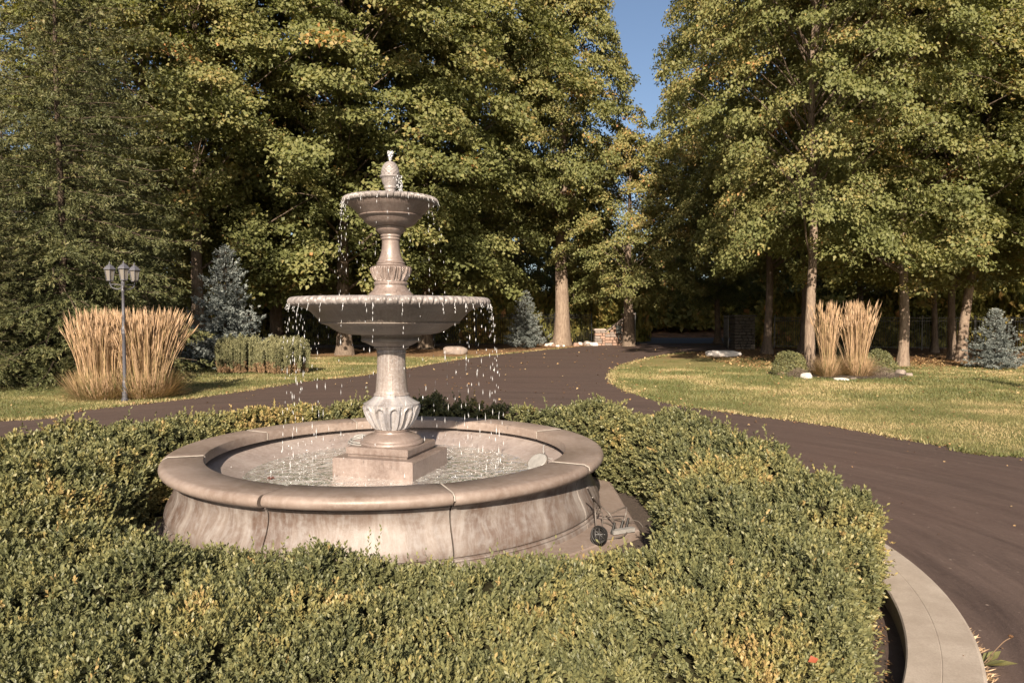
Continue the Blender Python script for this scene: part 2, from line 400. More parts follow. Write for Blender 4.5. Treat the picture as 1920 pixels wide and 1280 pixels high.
# mulch chips on the soil near the kerb
n = 5000; a = RNG.uniform(0, 2*PI, n); r = RNG.uniform(3.35, 3.69, n)
P = np.stack([C2.x+r*np.cos(a), C2.y+r*np.sin(a), np.full(n, .02)], 1)
D = randunit(n); D[:, 2] *= .3
me = leaf_mesh('mulch_chips', P, D, np.tile([0, 0, 1.], (n, 1)), RNG.uniform(.015, .04, n), RNG.uniform(.006, .015, n), RNG.uniform(0, .6, n))
tag(link('mulch_chips', me, M['litter']), kind='stuff')
oct_ = [Vector((C1.x+2.29*math.cos(PI/8+k*PI/4), C1.y+2.29*math.sin(PI/8+k*PI/4))) for k in range(8)]
m = MB(); b = 0
for z, s in ((.0, 1), (.092, 1), (.10, .993)):
    for p in oct_: q = C1+(p-C1)*s; m.v.append((q.x, q.y, z))
for l in range(2):
    for k in range(8): m.f.append([l*8+k, l*8+(k+1) % 8, l*8+8+(k+1) % 8, l*8+8+k])
m.f.append([16+k for k in range(8)])
tag(m.build('base_slab', M['coping']), kind='structure')

# ------------------------------------------------------------------ fountain
FZ = 0.0
F_ = thing('fountain', 'three tier brown cast stone fountain standing in its round basin inside the boxwood ring', 'fountain', (C1.x, C1.y, 0))
COPZ = .615
jpx = [(458, 938), (862, 932), (1116, 872), (1021, 806), (866, 785), (659, 784), (457, 805), (302, 857)]
jang = []
for px, py in jpx:
    p = at(px, py, COPZ); jang.append(math.atan2(p.y-C1.y, p.x-C1.x) % (2*PI))
jang.sort()
RI, RO = 1.585, 1.925
cprof = [(RI, COPZ-.088), (RI, COPZ-.006), (RI+.006, COPZ)]
for k in range(0, 9):
    a = PI/2-PI*k/8; cprof.append((RO-.048+.048*math.cos(a), COPZ-.046+.046*math.sin(a)))
cprof.append((RO-.075, COPZ-.094))
for k in range(8):
    a0 = jang[k]; a1 = jang[(k+1) % 8]+(2*PI if k == 7 else 0); g = .0045
    tw = RNG.normal(0, .0025); up = RNG.uniform(-.004, .004)
    def dsp(th, r, z, j, tw=tw, up=up, a0=a0, a1=a1):
        e = min(th-a0, a1-th)/.03
        rd = .010*(1-min(1, e))**2
        return (r-(rd if r > RI+.1 else -rd*.3), z+up-(rd*.9 if z > COPZ-.05 else 0))
    # widen the joint seen at the front left
    g0 = .012 if 244 < math.degrees(a0) < 262 else g
    o = MB().lathe([(r, z) for r, z in cprof], 40, (0, 0, 0), a0+g0, a1-g, disp=dsp, closed_prof=True).build('coping_stone', M['coping'], F_, smooth=50)
    # mortar in joint
wallp = [(1.70, COPZ-.094), (1.825, COPZ-.096), (1.835, COPZ-.11), (1.818, COPZ-.125), (1.808, COPZ-.15), (1.806, .43), (1.812, .39), (1.830, .34), (1.856, .29), (1.880, .24), (1.890, .20), (1.885, .172), (1.868, .160), (1.888, .154), (1.892, .143), (1.880, .136), (1.900, .128), (1.903, .10), (1.75, .10)]
wangs = [jang[i] for i in range(8)]
for k in range(8):
    a0 = wangs[k]; a1 = wangs[(k+1) % 8]+(2*PI if k == 7 else 0)
    MB().lathe(wallp, 40, (0, 0, 0), a0+.003, a1-.003, closed_prof=True).build('wall_panel', M['wall'], F_, smooth=40)
# dark backing in the joints + mortar strips on top of joints
MB().lathe([(1.69, COPZ-.10), (1.78, .42), (1.84, .25), (1.85, .10)], 96).build('wall_core', M['twig'], F_, smooth=60)
for i, a in enumerate(jang):
    if 244 < math.degrees(a) < 262: continue
    c, s = math.cos(a), math.sin(a); m = MB()
    m.tube([(c*(RI+.01), s*(RI+.01), COPZ-.004), (c*(RO-.05), s*(RO-.05), COPZ-.004), (c*(RO-.012), s*(RO-.012), COPZ-.022), (c*(RO-.004), s*(RO-.004), COPZ-.05)], .0055, 6)
    m.tube([(c*(RI+.002), s*(RI+.002), COPZ-.01), (c*(RI+.002), s*(RI+.002), COPZ-.08)], .0055, 6)
    m.build('mortar_joint', M['mortar'], F_, smooth=60)
# inner basin lining
MB().lathe([(1.70, COPZ-.092), (1.69, .51), (1.67, .50), (1.61, .475), (1.40, .425), (1.22, .375), (1.12, .335), (1.0, .31), (.6, .30), (.01, .30)], 96).build('basin_lining', M['inner'], F_, smooth=50)

SQ = math.atan2(-.883, .47)  # direction of the near plinth corner
def square_block(h0, h1, hd, name, mat, bev=.012, prof=None):
    m = MB(); lv = prof or [(h0, hd), (h1-bev, hd), (h1, hd-bev)]
    for z, d in lv:
        for k in range(4):
            a = SQ+k*PI/2; m.v.append((d*math.cos(a), d*math.sin(a), z))
    for l in range(len(lv)-1):
        for k in range(4): m.f.append([l*4+k, l*4+(k+1) % 4, l*4+4+(k+1) % 4, l*4+4+k])
    n = (len(lv)-1)*4; m.f.append([n+k for k in range(4)]); m.f.append([3, 2, 1, 0])
    return m.build(name, mat, F_)
square_block(.30, .556, .545, 'plinth', M['ped'])
square_block(.556, .640, .42, 'plinth', M['ped'], prof=[(.556, .405), (.575, .41), (.58, .425), (.632, .425), (.640, .415)])
m = MB().lathe([(.001, .64), (.285, .64), (.29, .652), (.282, .668), (.265, .675), (.262, .69), (.25, .70), (.225, .715), (.19, .728), (.165, .735), (.155, .742), (.152, .752), (.158, .76), (.16, .768), (.150, .776), (.001, .776)], 64)
m.build('pedestal_foot', M['ped'], F_, smooth=35)

# baluster vase with petals
NP = 12
def vase_disp(th, r, z, j):
    if z > 1.012 or z < .782: return r, z
    t_ = (z-.782)/(1.012-.782)
    u = (th*NP/(2*PI)) % 1.0; x = abs(u-.5)*2
    top = .86; w_ = .62
    # U-shaped raised ring
    yy_ = t_/top
    d = math.hypot(x/w_, max(0, (yy_-.72)/.28)) if yy_ < 1.05 else 2
    ring = math.exp(-((d-1)/.16)**2)
    inner = -.010*(1/(1+math.exp((d-.85)*14)))
    groove = -.010*math.exp(-((1-x)/.12)**2)*(1 if t_ < .9 else 0)
    amp = min(1, t_*3.5)
    return r+(ring*.014+inner*1.7+groove*1.5)*(.35+.65*amp), z
vp = []
for i in range(60):
    t_ = i/59; z = .778+t_*.30
    if t_ < .76:
        s_ = t_/.76; r = .160+(.252-.160)*math.sin(min(1, s_*1.02)*PI/2)**.9
    else:
        s_ = (t_-.76)/.24; r = .252-(.252-.158)*(1-(1-s_)**1.5)
        if s_ < .04: r = .255
    vp.append((r, z))
vp = [(.001, .776)]+vp+[(.001, 1.078)]
MB().lathe(vp, 320, disp=vase_disp).build('vase', M['limed'], F_, smooth=60)
cp = [(.001, 1.076), (.157, 1.076), (.163, 1.084), (.160, 1.094), (.150, 1.10)]
for i in range(18):
    s_ = i/17; cp.append((.128+.020*(1-s_)**2.2, 1.102+s_*.355))
cp += [(.132, 1.462), (.136, 1.47), (.131, 1.478), (.130, 1.492), (.140, 1.50), (.155, 1.505), (.160, 1.515), (.152, 1.522)]
cp += [(.175, 1.530), (.22, 1.552), (.232, 1.560)]
colL = MB().lathe(cp, 64).build('column', M['colm'], F_, smooth=40)
MB().lathe([(.225, 1.556), (.262, 1.566), (.272, 1.58), (.268, 1.60), (.262, 1.612), (.272, 1.622), (.275, 1.635), (.26, 1.64), (.001, 1.64)], 72).build('bowl_seat', M['bowl'], F_, smooth=35)
# lower bowl, thin shell
lb = [(.001, 1.632), (.30, 1.632), (.37, 1.634), (.40, 1.638), (.43, 1.645), (.475, 1.660), (.52, 1.685), (.555, 1.710), (.585, 1.722), (.615, 1.730), (.628, 1.737), (.622, 1.745), (.640, 1.762), (.672, 1.800), (.71, 1.838), (.755, 1.865), (.80, 1.880), (.845, 1.888), (.86, 1.893), (.86, 1.93), (.80, 1.925), (.62, 1.87), (.3, 1.80), (.001, 1.79)]
lbo = MB().lathe(lb, 128).build('lower_bowl', M['bowl'], F_, smooth=45)
def rim(R, z0, th_, n, parent, name, rows=14, rr=.05):
    """bullnose rim carved in chevron leaves"""
    pf = []
    for j in range(rows+1):
        a = -PI*.55+PI*1.12*j/rows
        pf.append((R-rr+rr*math.cos(a), z0+th_/2*math.sin(a)))
    pf = [(R-rr*1.7, z0-th_*.45)]+pf+[(R-rr*1.9, z0+th_*.50)]
    J = len(pf)-1
    def dsp(th, r, z, j):
        v = j/J; u = (th*n/(2*PI)) % 1.0
        ch = (u+.55*(1-abs(2*v-1))*0+v*.9) % 1.0 if False else (abs(u-.5)*2)
        # chevron: leaf edge line moves with height
        e = abs(ch-(v*1.1-.05)); g = -rr*.36*math.exp(-(e/.19)**2)
        rib = .005*math.exp(-((ch)/.12)**2)-.006*math.exp(-((1-ch)/.08)**2)
        return r+(g+rib)*(1 if 0 < j < J else 0), z
    return MB().lathe(pf, n*12, disp=dsp).build(name, M['rim'], parent, smooth=70)
rim(.900, 1.926, .078, 58, lbo, 'carved_rim')
# mid column between the bowls
mc = [(.001, 1.80), (.20, 1.90), (.205, 1.98), (.20, 1.998), (.185, 2.01), (.165, 2.03), (.15, 2.05), (.143, 2.07), (.143, 2.078), (.152, 2.084), (.155, 2.094), (.150, 2.103), (.139, 2.108), (.138, 2.113)]
MB().lathe(mc, 64).build('upper_foot', M['ped'], F_, smooth=40)
def ac_disp(th, r, z, j):
    t_ = (z-2.115)/(2.24-2.115); u = (th*9/(2*PI)) % 1.0; x = (u-.5)*2
    lobes = math.cos(x*PI*3.5+math.copysign(1, x)*t_*2.6)
    edge = -.016*math.exp(-((1-abs(x))/.10)**2)
    veins = .008*lobes*(1 if abs(x) > .08 else .2)
    curl = .012*t_**3*(1-abs(x)**2)
    amp = math.sin(min(1, max(0, t_))*PI)**.35 if 0 < t_ < 1 else 0
    return r+(edge*1.5+veins*1.6+curl)*amp, z
ap = [(.134, 2.110)]
for i in range(26):
    s_ = i/25; ap.append((.138+.036*math.sin(s_*PI/2)**1.2, 2.115+.125*s_))
ap += [(.165, 2.246), (.140, 2.252)]
MB().lathe(ap, 288, disp=ac_disp).build('acanthus_collar', M['ped'], F_, smooth=60)
uc = [(.001, 2.248), (.130, 2.248), (.135, 2.256), (.128, 2.262), (.126, 2.27), (.131, 2.276), (.124, 2.284), (.115, 2.292)]
for i in range(16):
    s_ = i/15; uc.append((.078+.037*(1-s_)**2.4, 2.295+s_*.185))
uc += [(.083, 2.484), (.087, 2.492), (.083, 2.50), (.082, 2.508), (.090, 2.514), (.092, 2.524), (.088, 2.532), (.105, 2.545), (.128, 2.565), (.135, 2.575), (.135, 2.605), (.001, 2.612)]
MB().lathe(uc, 64).build('upper_column', M['ped'], F_, smooth=40)
ub = [(.001, 2.600), (.135, 2.602), (.165, 2.606), (.20, 2.62), (.232, 2.645), (.250, 2.672), (.262, 2.685), (.280, 2.690), (.286, 2.698), (.278, 2.706), (.290, 2.716), (.34, 2.765), (.385, 2.800), (.39, 2.815), (.39, 2.835), (.34, 2.82), (.2, 2.77), (.001, 2.75)]
ubo = MB().lathe(ub, 96).build('upper_bowl', M['ped'], F_, smooth=45)
rim(.425, 2.836, .056, 44, ubo, 'carved_rim', 12, .036)
def pine_disp(th, r, z, j):
    if not 3.065 < z < 3.19: return r, z
    t_ = (z-3.065)/.125; u = th*12/(2*PI)
    a = abs(math.sin(PI*(u+t_*4))); b = abs(math.sin(PI*(u-t_*4)))
    return r-.007*(math.exp(-(a/.25)**2)+math.exp(-(b/.25)**2))*(1-t_*.5)+.004, z
fp = [(.001, 2.78), (.062, 2.79), (.066, 2.90), (.060, 2.905), (.050, 2.912), (.046, 2.93), (.05, 2.945), (.058, 2.95), (.060, 2.958), (.054, 2.965), (.056, 2.972), (.068, 2.99), (.078, 3.02), (.082, 3.04), (.094, 3.046), (.098, 3.054), (.094, 3.062), (.078, 3.066)]
for i in range(1, 24):
    s_ = i/23; fp.append((max(.012, .080*math.cos(s_*PI/2)**.8), 3.066+.125*math.sin(s_*PI/2)))
fp += [(.011, 3.198), (.001, 3.200)]
MB().lathe(fp, 144, disp=pine_disp).build('finial', M['rim'], F_, smooth=60)
# water sheets
def disc(name, r, z, mat, parent=None, kind=None):
    m = MB().lathe([(.001, 0), (r*.3, 0), (r*.6, 0), (r, 0)], 96, (0, 0, 0)); o = m.build(name, mat, parent, smooth=60)
    o.location = (C1.x, C1.y, z) if parent is None else (0, 0, z)
    if kind: tag(o, kind=kind)
    return o
disc('pool_water', 1.30, .395, M['water'], kind='structure')
disc('bowl_water', .80, 1.935, M['water'], kind='structure')
disc('bowl_water', .37, 2.842, M['water'], kind='structure')

# falling drops: elongated octahedra with 6 verts
def drops(P, rx, rz):
    n = len(P); o = np.array([[1, 0, 0], [0, 1, 0], [-1, 0, 0], [0, -1, 0], [0, 0, 1.25], [0, 0, -1]], float)
    S = np.stack([rx, rx, rz], 1)[:, None, :]
    V = (P[:, None, :]+o[None]*S).reshape(-1, 3); b = np.arange(n)[:, None]*6
    f = [[0, 1, 4], [1, 2, 4], [2, 3, 4], [3, 0, 4], [1, 0, 5], [2, 1, 5], [3, 2, 5], [0, 3, 5]]
    F = (b[:, :, None]+np.array(f)[None]).reshape(-1, 3) if False else np.concatenate([b+np.array(x)[None] for x in f])
    return V, F
def streams(R, z0, z1, angs, step0, lean, seed, size=1.0):
    rng = np.random.default_rng(seed); out = []; rx = []; rz = []
    for a in angs:
        h = rng.uniform(0, .05); tmax = z0-z1; ln = lean*rng.uniform(.4, 1.6)
        while h < tmax:
            if rng.random() < .62*(1-.35*h/tmax):
                r = R+ln*math.sqrt(h)+rng.normal(0, .004+.012*h)
                aa = a+rng.normal(0, .004+.012*h)
                out.append((C1.x+r*math.cos(aa), C1.y+r*math.sin(aa), z0-h))
                q = rng.uniform(.6, 1.3)*size; rx.append(.0027*q*(1+.4*rng.random())); rz.append(rng.uniform(.008, .024)*q*(1+.6*h))
            h += step0*rng.uniform(.5, 1.6)*(.5+1.6*math.sqrt(h+.02))
    return np.array(out), np.array(rx), np.array(rz)
rng = np.random.default_rng(5)
angs = list(np.linspace(0, 2*PI, 34, endpoint=False)+rng.normal(0, .05, 34))
angs += list(PI+rng.normal(0, .25, 6))+list(rng.normal(-.1, .28, 8))
A = streams(.905, 1.885, .41, angs, .055, .05, 3)
angs2 = list(np.linspace(0, 2*PI, 18, endpoint=False)+rng.normal(0, .1, 18))+list(PI+rng.normal(0, .3, 4))
B = streams(.43, 2.81, 1.95, angs2, .05, .05, 4, .8)
thr = MB()
for k_, (aa_, R_0, z_0) in enumerate([(a, .905, 1.885) for a in angs]+[(a, .43, 2.81) for a in angs2]):
    l_ = rng.uniform(.005, .045); x_, y_ = C1.x+R_0*math.cos(aa_), C1.y+R_0*math.sin(aa_); o_ = Vector((math.cos(aa_), math.sin(aa_), 0))
    thr.tube([Vector((x_, y_, z_0+.02)), Vector((x_, y_, z_0-l_*.4))+o_*.008, Vector((x_, y_, z_0-l_))+o_*.02], [.0022, .0015, .0008], 5)
tag(thr.build('water_threads', M['drop'], smooth=80), kind='stuff')
P = np.concatenate([A[0], B[0]]); V, F = drops(P, np.concatenate([A[1], B[1]]), np.concatenate([A[2], B[2]]))
tag(link('water_drops', np_mesh('water_drops', V, F, smooth=True), M['drop']), kind='stuff')
# splash crown of beads near the pool surface and a few stray beads
n = 420; a = rng.uniform(0, 2*PI, n); r = np.abs(rng.normal(.93, .16, n)); h = rng.exponential(.035, n)
P = np.stack([C1.x+r*np.cos(a), C1.y+r*np.sin(a), .40+h], 1)
V, F = drops(P, rng.uniform(.002, .005, n), rng.uniform(.002, .008, n))
tag(link('water_splash', np_mesh('water_splash', V, F, smooth=True), M['drop']), kind='stuff')
# water bubbling at the top of the finial
n = 150; tt = rng.random(n); a = rng.uniform(0, 2*PI, n)
r = .006+.024*tt*rng.random(n)
P = np.stack([C1.x+r*np.cos(a), C1.y+r*np.sin(a), 3.20+.075*tt], 1)
V, F = drops(P, rng.uniform(.004, .009, n), rng.uniform(.006, .014, n))
n2_ = 90; a = rng.normal(-.2, .5, n2_); zz = rng.uniform(2.88, 3.07, n2_); rr_ = .10-.3*(3.07-zz)*0+rng.normal(0, .006, n2_)
P2 = np.stack([C1.x+rr_*np.cos(a), C1.y+rr_*np.sin(a), zz], 1)
V2, F2 = drops(P2, rng.uniform(.003, .006, n2_), rng.uniform(.006, .014, n2_))
tag(link('water_jet', np_mesh('water_jet', np.concatenate([V, V2]), np.concatenate([F, F2+len(V)]), smooth=True), M['drop']), kind='stuff')

# things in the pool
def local(px, py, z): return at(px, py, z)
p = at(1008, 866, .44)
L_ = thing('pond_light', 'white round pond light tilted at the right inside edge of the basin', 'pond light', p)
m = MB().lathe([(.001, -.012), (.088, -.014), (.098, -.004), (.098, .010), (.090, .018), (.001, .020)], 32)
o = m.build('lens', M['white'], L_, smooth=40); o.rotation_euler = (math.radians(28), math.radians(-30), 0)
m = MB().lathe([(.101, -.014), (.108, 0), (.101, .014), (.093, 0)], 32, closed_prof=True)
o = m.build('ring', M['cable'], L_, smooth=40); o.rotation_euler = (math.radians(28), math.radians(-30), 0)
m = MB(); pts = [(.04, .02, -.02), (.13, .0, -.035), (.19, .05, -.02), (.17, .12, .0), (.08, .12, .02), (.06, .16, .08), (.07, .22, .12)]
m.tube(catmull([Vector(q) for q in pts]), .007, 6); pts = [(.0, -.04, -.04), (.10, -.05, -.045), (.21, .02, -.03), (.22, .10, -.01), (.12, .16, .0)]
m.tube(catmull([Vector(q) for q in pts]), .007, 6); m.build('cord', M['white'], L_, smooth=60)
m = MB(); q0 = [at(398, 868, .46), at(402, 880, .42), at(422, 893, .40), at(432, 892, .40), at(418, 878, .43), at(404, 866, .47), at(398, 868, .46)]
m.tube(catmull(q0), .0055, 6)
tag(m.build('thin_cable', M['white'], smooth=60), 'thin white looped cable hanging over the inside left edge of the basin', 'cable')
m = MB(); q0 = [(-.38, -.02, .60), (-.36, .02, .68), (-.28, .02, .70), (-.20, -.06, .665), (-.24, -.14, .65), (-.36, -.10, .66), (-.37, 0, .67), (-.25, .03, .69), (-.17, -.04, .675)]
c_ = C1
m.tube(catmull([Vector((c_.x+a, c_.y+b+.05, z)) for a, b, z in q0]), .009, 7)
m.tube(catmull([Vector((c_.x+a-.01, c_.y+b+.02, z-.012)) for a, b, z in q0[2:]]), .008, 7)
tag(m.build('water_hose', M['white'], smooth=60), 'pale hose looped beside the foot of the pedestal on its plinth', 'hose')

def rock(name, loc, size, mat, label, cat='rock', group=None, seed=0, rz=0, flat=.25):
    bm = bmesh.new(); bmesh.ops.create_icosphere(bm, subdivisions=3, radius=1)
    P = np.array([v.co[:] for v in bm.verts]); d = .72+.5*fbm(P*1.4+seed*7.3, seed, 3)
    for v, k in zip(bm.verts, d):
        c = v.co*k
        c = Vector([max(-.82, min(.82, q)) for q in c]); c.z = max(c.z, -flat)
        v.co = Vector((c.x*size[0]/1.64, c.y*size[1]/1.64, (c.z+flat)*size[2]/(.82+flat)))
    me = bpy.data.meshes.new(name); bm.to_mesh(me); bm.free()
    me.polygons.foreach_set('use_smooth', [True]*len(me.polygons)); me.set_sharp_from_angle(angle=math.radians(38))
    o = link(name, me, mat); o.location = loc; o.rotation_euler = (0, 0, rz)
    return tag(o, label, cat, group)
m = MB()
pl = at(508, 899, COPZ)
for k in range(5):
    a = k*1.25; m.tube([(0, 0, .004), (.018*math.cos(a), .018*math.sin(a), .016), (.032*math.cos(a), .032*math.sin(a), .006)], [.004, .008, .001], 5)
o = m.build('dry_leaf', plain('dark dead leaf', (.10, .04, .03), .8)); o.location = pl; tag(o, 'small curled brown leaf lying on the front left coping', 'leaf')

# cables on the slab, right of the basin
S = .10
def sp(px, py, z=S+.01): return at(px, py, z)
T_ = thing('power_cables', 'tangle of dark cables with a coiled cord on the slab right of the basin', 'cables')
m = MB(); m.tube(catmull([at(1101, 914, .50), at(1109, 930, .40), at(1115, 950, .28), at(1117, 975, .18), at(1118, 995, .12)]), .0065, 6)
m.tube(catmull([at(1101, 914, .50), at(1112, 935, .36), at(1126, 948, .26), at(1140, 960, .20), at(1150, 975, .15), at(1156, 992, .13)]), .0065, 6)
m.tube(catmull([at(1111, 932, .40), at(1124, 950, .24), at(1122, 960, .20), at(1129, 962, .20), at(1129, 985, .13), at(1118, 1000, .115)]), .006, 6)
m.build('hanging_cable', M['cable'], T_, smooth=60)
m = MB(); m.tube(catmull([sp(1132, 971), sp(1146, 962, .16), sp(1172, 951, .24), sp(1174, 960, .22), sp(1170, 975, .16), sp(1163, 990)]), .0065, 6)
m.tube(catmull([sp(1132, 971), sp(1150, 973), sp(1166, 973, .14), sp(1170, 980)]), .006, 6)
m.tube(catmull([sp(1130, 978), sp(1140, 981), sp(1152, 988), sp(1160, 996)]), .006, 6)
m.tube(catmull([sp(1172, 980), sp(1186, 975, .14), sp(1198, 978, .14), sp(1206, 988)]), .005, 6)
m.tube(catmull([sp(1130, 1010), sp(1150, 1008), sp(1170, 1003), sp(1180, 990)]), .006, 6)
m.build('loose_cable', M['cable'], T_, smooth=60)
m = MB(); cc = sp(1124, 1002, .17)
for k in range(9):
    r = .058+RNG.uniform(-.012, .014); tx, ty = RNG.normal(0, .22), RNG.normal(0, .22); off = Vector(RNG.normal(0, .006, 3))
    R = Matrix.Rotation(.95+tx, 3, 'X') @ Matrix.Rotation(ty, 3, 'Y')
    m.tube([cc+off+R @ Vector((r*math.cos(a)*.8, r*math.sin(a), 0)) for a in np.linspace(0, 2*PI, 25)], .0055, 6, cap=False)
for k in range(4):
    a = k*PI/4; R = Matrix.Rotation(.95, 3, 'X'); v = R @ Vector((.05*math.cos(a), .05*math.sin(a), 0)); m.tube([cc-v, cc+v], .007, 6)
m.build('cable_coil', M['black'], T_, smooth=60)
for q, l in ((sp(1150, 1000), .085), (sp(1166, 992), .07), (sp(1176, 992), .09)): MB().tube([q+Vector((-.01, 0, 0)), q+Vector((.012, .01, l))], [.013, .009], 8).build('plug', M['black'], T_, smooth=50)
m = MB(); c = sp(1168, 997)
m.box(c+Vector((0, 0, .012)), (.20, .045, .03), .45)
o = m.build('power_strip', M['white']); tag(o, 'white power strip lying among the dark cables on the slab', 'power strip')
m = MB(); c = sp(1192, 984)
m.box(c+Vector((0, 0, .012)), (.15, .03, .02), .1)
# ------------------------------------------------------------------ boxwood hedge
NTH, NS = 720, 70
th = np.linspace(0, 2*PI, NTH, endpoint=False)
dx, dy = C1.x-C2.x, C1.y-C2.y
ux, uy = np.cos(th), np.sin(th)
bq = dx*ux+dy*uy; cq = dx*dx+dy*dy-3.80**2; rO = -bq+np.sqrt(bq*bq-cq)
def angd(a, b): return (a-b+PI) % (2*PI)-PI
deg = np.degrees(th)
rI = 2.22+.07*np.sin(th*5+1)+.05*np.sin(th*11)
rI -= .26*np.exp(-(angd(th, math.radians(203))/.42)**2)
rI += .22*np.exp(-(angd(th, math.radians(-18))/.25)**2)+.42*np.exp(-(angd(th, math.radians(-52))/.50)**2)+.50*np.exp(-(angd(th, math.radians(-54))/.26)**2)
rO -= .30*np.exp(-(angd(th, math.radians(-44))/.22)**2)-.04       # gap left of the basin
rI += .30*np.exp(-(angd(th, math.radians(262))/.5)**2)         # low shoulder at the front
Ht = .66+0*th
Ht += .03*np.sin(th*4+.7)
Ht -= .10*np.exp(-(angd(th, math.radians(265))/.8)**2)
Ht -= .10*np.exp(-(angd(th, math.radians(188))/.16)**2)
Ht += .07*np.exp(-(angd(th, math.radians(40))/.35)**2)
s = np.linspace(0, PI, NS)
cs, sn = np.cos(s), np.sin(s); e = .55
X_ = -np.sign(cs)*np.abs(cs)**e; Z_ = sn**.62
mid = (rI+rO)/2; hw = (rO-rI)/2
R_ = mid[:, None]+hw[:, None]*X_[None]*(1-.04*(1-Z_[None]))
Zz = Ht[:, None]*Z_[None]+.02
G = np.stack([C1.x+R_*ux[:, None], C1.y+R_*uy[:, None], Zz], 2)
def gridnormals(G):
    a = np.roll(G, -1, 0)-np.roll(G, 1, 0); b = np.gradient(G, axis=1); n = np.cross(b, a); n /= np.maximum(np.linalg.norm(n, axis=2, keepdims=True), 1e-9)
    return n
Nn = gridnormals(G)
if Nn[0, NS//2, 2] < 0: Nn = -Nn
flat = G.reshape(-1, 3)
disp = (fbm(flat*2.3, 3, 3)-.5)*.36+(fbm(flat*8, 8, 2)-.5)*.13
ridge = np.abs(fbm(flat*1.5, 21, 2)-.5); disp -= .16*np.exp(-(ridge/.035)**2)
G = G+Nn*disp.reshape(NTH, NS)[:, :, None]*(np.clip(Z_, 0, 1)[None, :, None])
G[:, :, 2] = np.maximum(G[:, :, 2], .01)
Nn = gridnormals(G)
if Nn[0, NS//2, 2] < 0: Nn = -Nn
hedge = thing('boxwood_hedge', 'broad clipped ring of green and yellowing boxwood around the fountain', 'hedge', (0, 0, 0))
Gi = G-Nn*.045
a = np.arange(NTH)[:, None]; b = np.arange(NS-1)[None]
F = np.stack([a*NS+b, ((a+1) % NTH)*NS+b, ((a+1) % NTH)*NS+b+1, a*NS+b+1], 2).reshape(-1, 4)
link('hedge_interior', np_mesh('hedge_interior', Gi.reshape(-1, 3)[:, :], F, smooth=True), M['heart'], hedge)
# sprigs
P00 = G; area = np.linalg.norm(np.cross(np.roll(G, -1, 0)[:, :-1]-G[:, :-1], G[:, 1:]-G[:, :-1]), axis=2)
Cc = G[:, :-1]; dist = np.sqrt(Cc[:, :, 0]**2+Cc[:, :, 1]**2+(Cc[:, :, 2]-CAMH)**2)
ang = np.abs(np.arctan2(Cc[:, :, 0], Cc[:, :, 1]))
vis = np.where((ang > math.radians(41)) | (Cc[:, :, 1] < 1.35), .12, 1.0)
facing = np.einsum('ijk,ijk->ij', Nn[:, :-1], np.array([0, 0, CAMH])-Cc)/dist
vis = vis*np.where(facing < -.15, .35, 1.0)
scl = np.clip(dist/3.4, .85, 2.2)**.75
dens = 2150/scl**2*vis
wgt = (area*dens).ravel(); nsp = int(wgt.sum()); print('sprigs', nsp)
idx = RNG.choice(len(wgt), nsp, p=wgt/wgt.sum())
ii, jj = idx//(NS-1), idx % (NS-1)
u, v = RNG.random((2, nsp))
g00 = G[ii, jj]; g10 = G[(ii+1) % NTH, jj]; g01 = G[ii, jj+1]; g11 = G[(ii+1) % NTH, jj+1]
SP = g00*((1-u)*(1-v))[:, None]+g10*(u*(1-v))[:, None]+g01*((1-u)*v)[:, None]+g11*(u*v)[:, None]
SN = Nn[ii, jj]; sc_ = scl[ii, jj]
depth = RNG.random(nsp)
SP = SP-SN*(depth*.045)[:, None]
SD = norm(SN*.75+np.array([0, 0, .55])+RNG.normal(0, .33, (nsp, 3)))
slen = RNG.uniform(.03, .06, nsp)*(sc_**.5)
tall = RNG.random(nsp) < .05; slen = np.where(tall, slen*RNG.uniform(1.6, 3.0, nsp), slen)
pt = fbm(SP*1.1+3, 5, 3); pt2 = fbm(SP*6, 15, 2)
ylw = np.clip((pt-.55)*2.4, 0, .35)+np.clip((pt2-.60)*2.2, 0, .4)
for (qx, qy, qr, qa) in ((-3.0, 8.4, .8, .28), (-3.9, 8.3, .5, .3), (.9, 4.35, .35, .2), (2.0, 3.0, .5, .05), (-3.1, 4.6, .5, .3), (1.3, 8.6, .6, .25), (-4.3, 3.6, .7, .2)):
    ylw += qa*np.exp(-((SP[:, 0]-qx)**2+(SP[:, 1]-qy)**2)/qr**2)*RNG.uniform(.3, 1.2, nsp)
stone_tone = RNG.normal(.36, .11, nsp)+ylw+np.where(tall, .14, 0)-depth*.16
odd = RNG.random(nsp) < .006; stone_tone = np.where(odd, 1.05, stone_tone)
NL = 10
k = np.arange(NL)[None]; fr = (k+.6)/NL
a_ = norm(np.cross(SD, RNG.normal(size=(nsp, 3)))); b_ = np.cross(SD, a_)
phi = (k*PI/2+(k//2)*.0+RNG.uniform(0, 6.28, (nsp, 1))+RNG.normal(0, .25, (nsp, NL)))
out = a_[:, None]*np.cos(phi)[..., None]+b_[:, None]*np.sin(phi)[..., None]
LP = SP[:, None]+SD[:, None]*(fr*slen[:, None])[..., None]
spread = (1.0-.55*fr+RNG.normal(0, .15, (nsp, NL)))[..., None]
LD = out*spread+SD[:, None]*(1.15-spread*.4)
LNn = SD[:, None]-out*.35+RNG.normal(0, .22, (nsp, NL, 3))
LL = RNG.uniform(.018, .028, (nsp, NL))*sc_[:, None]*(1-.25*(fr-.5))
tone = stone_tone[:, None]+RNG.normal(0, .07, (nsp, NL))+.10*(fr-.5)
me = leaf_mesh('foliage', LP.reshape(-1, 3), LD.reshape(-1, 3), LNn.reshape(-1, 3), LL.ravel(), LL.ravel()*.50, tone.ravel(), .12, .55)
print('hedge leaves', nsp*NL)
fo = link('foliage', me, M['box'], hedge); fo['kind'] = 'stuff'

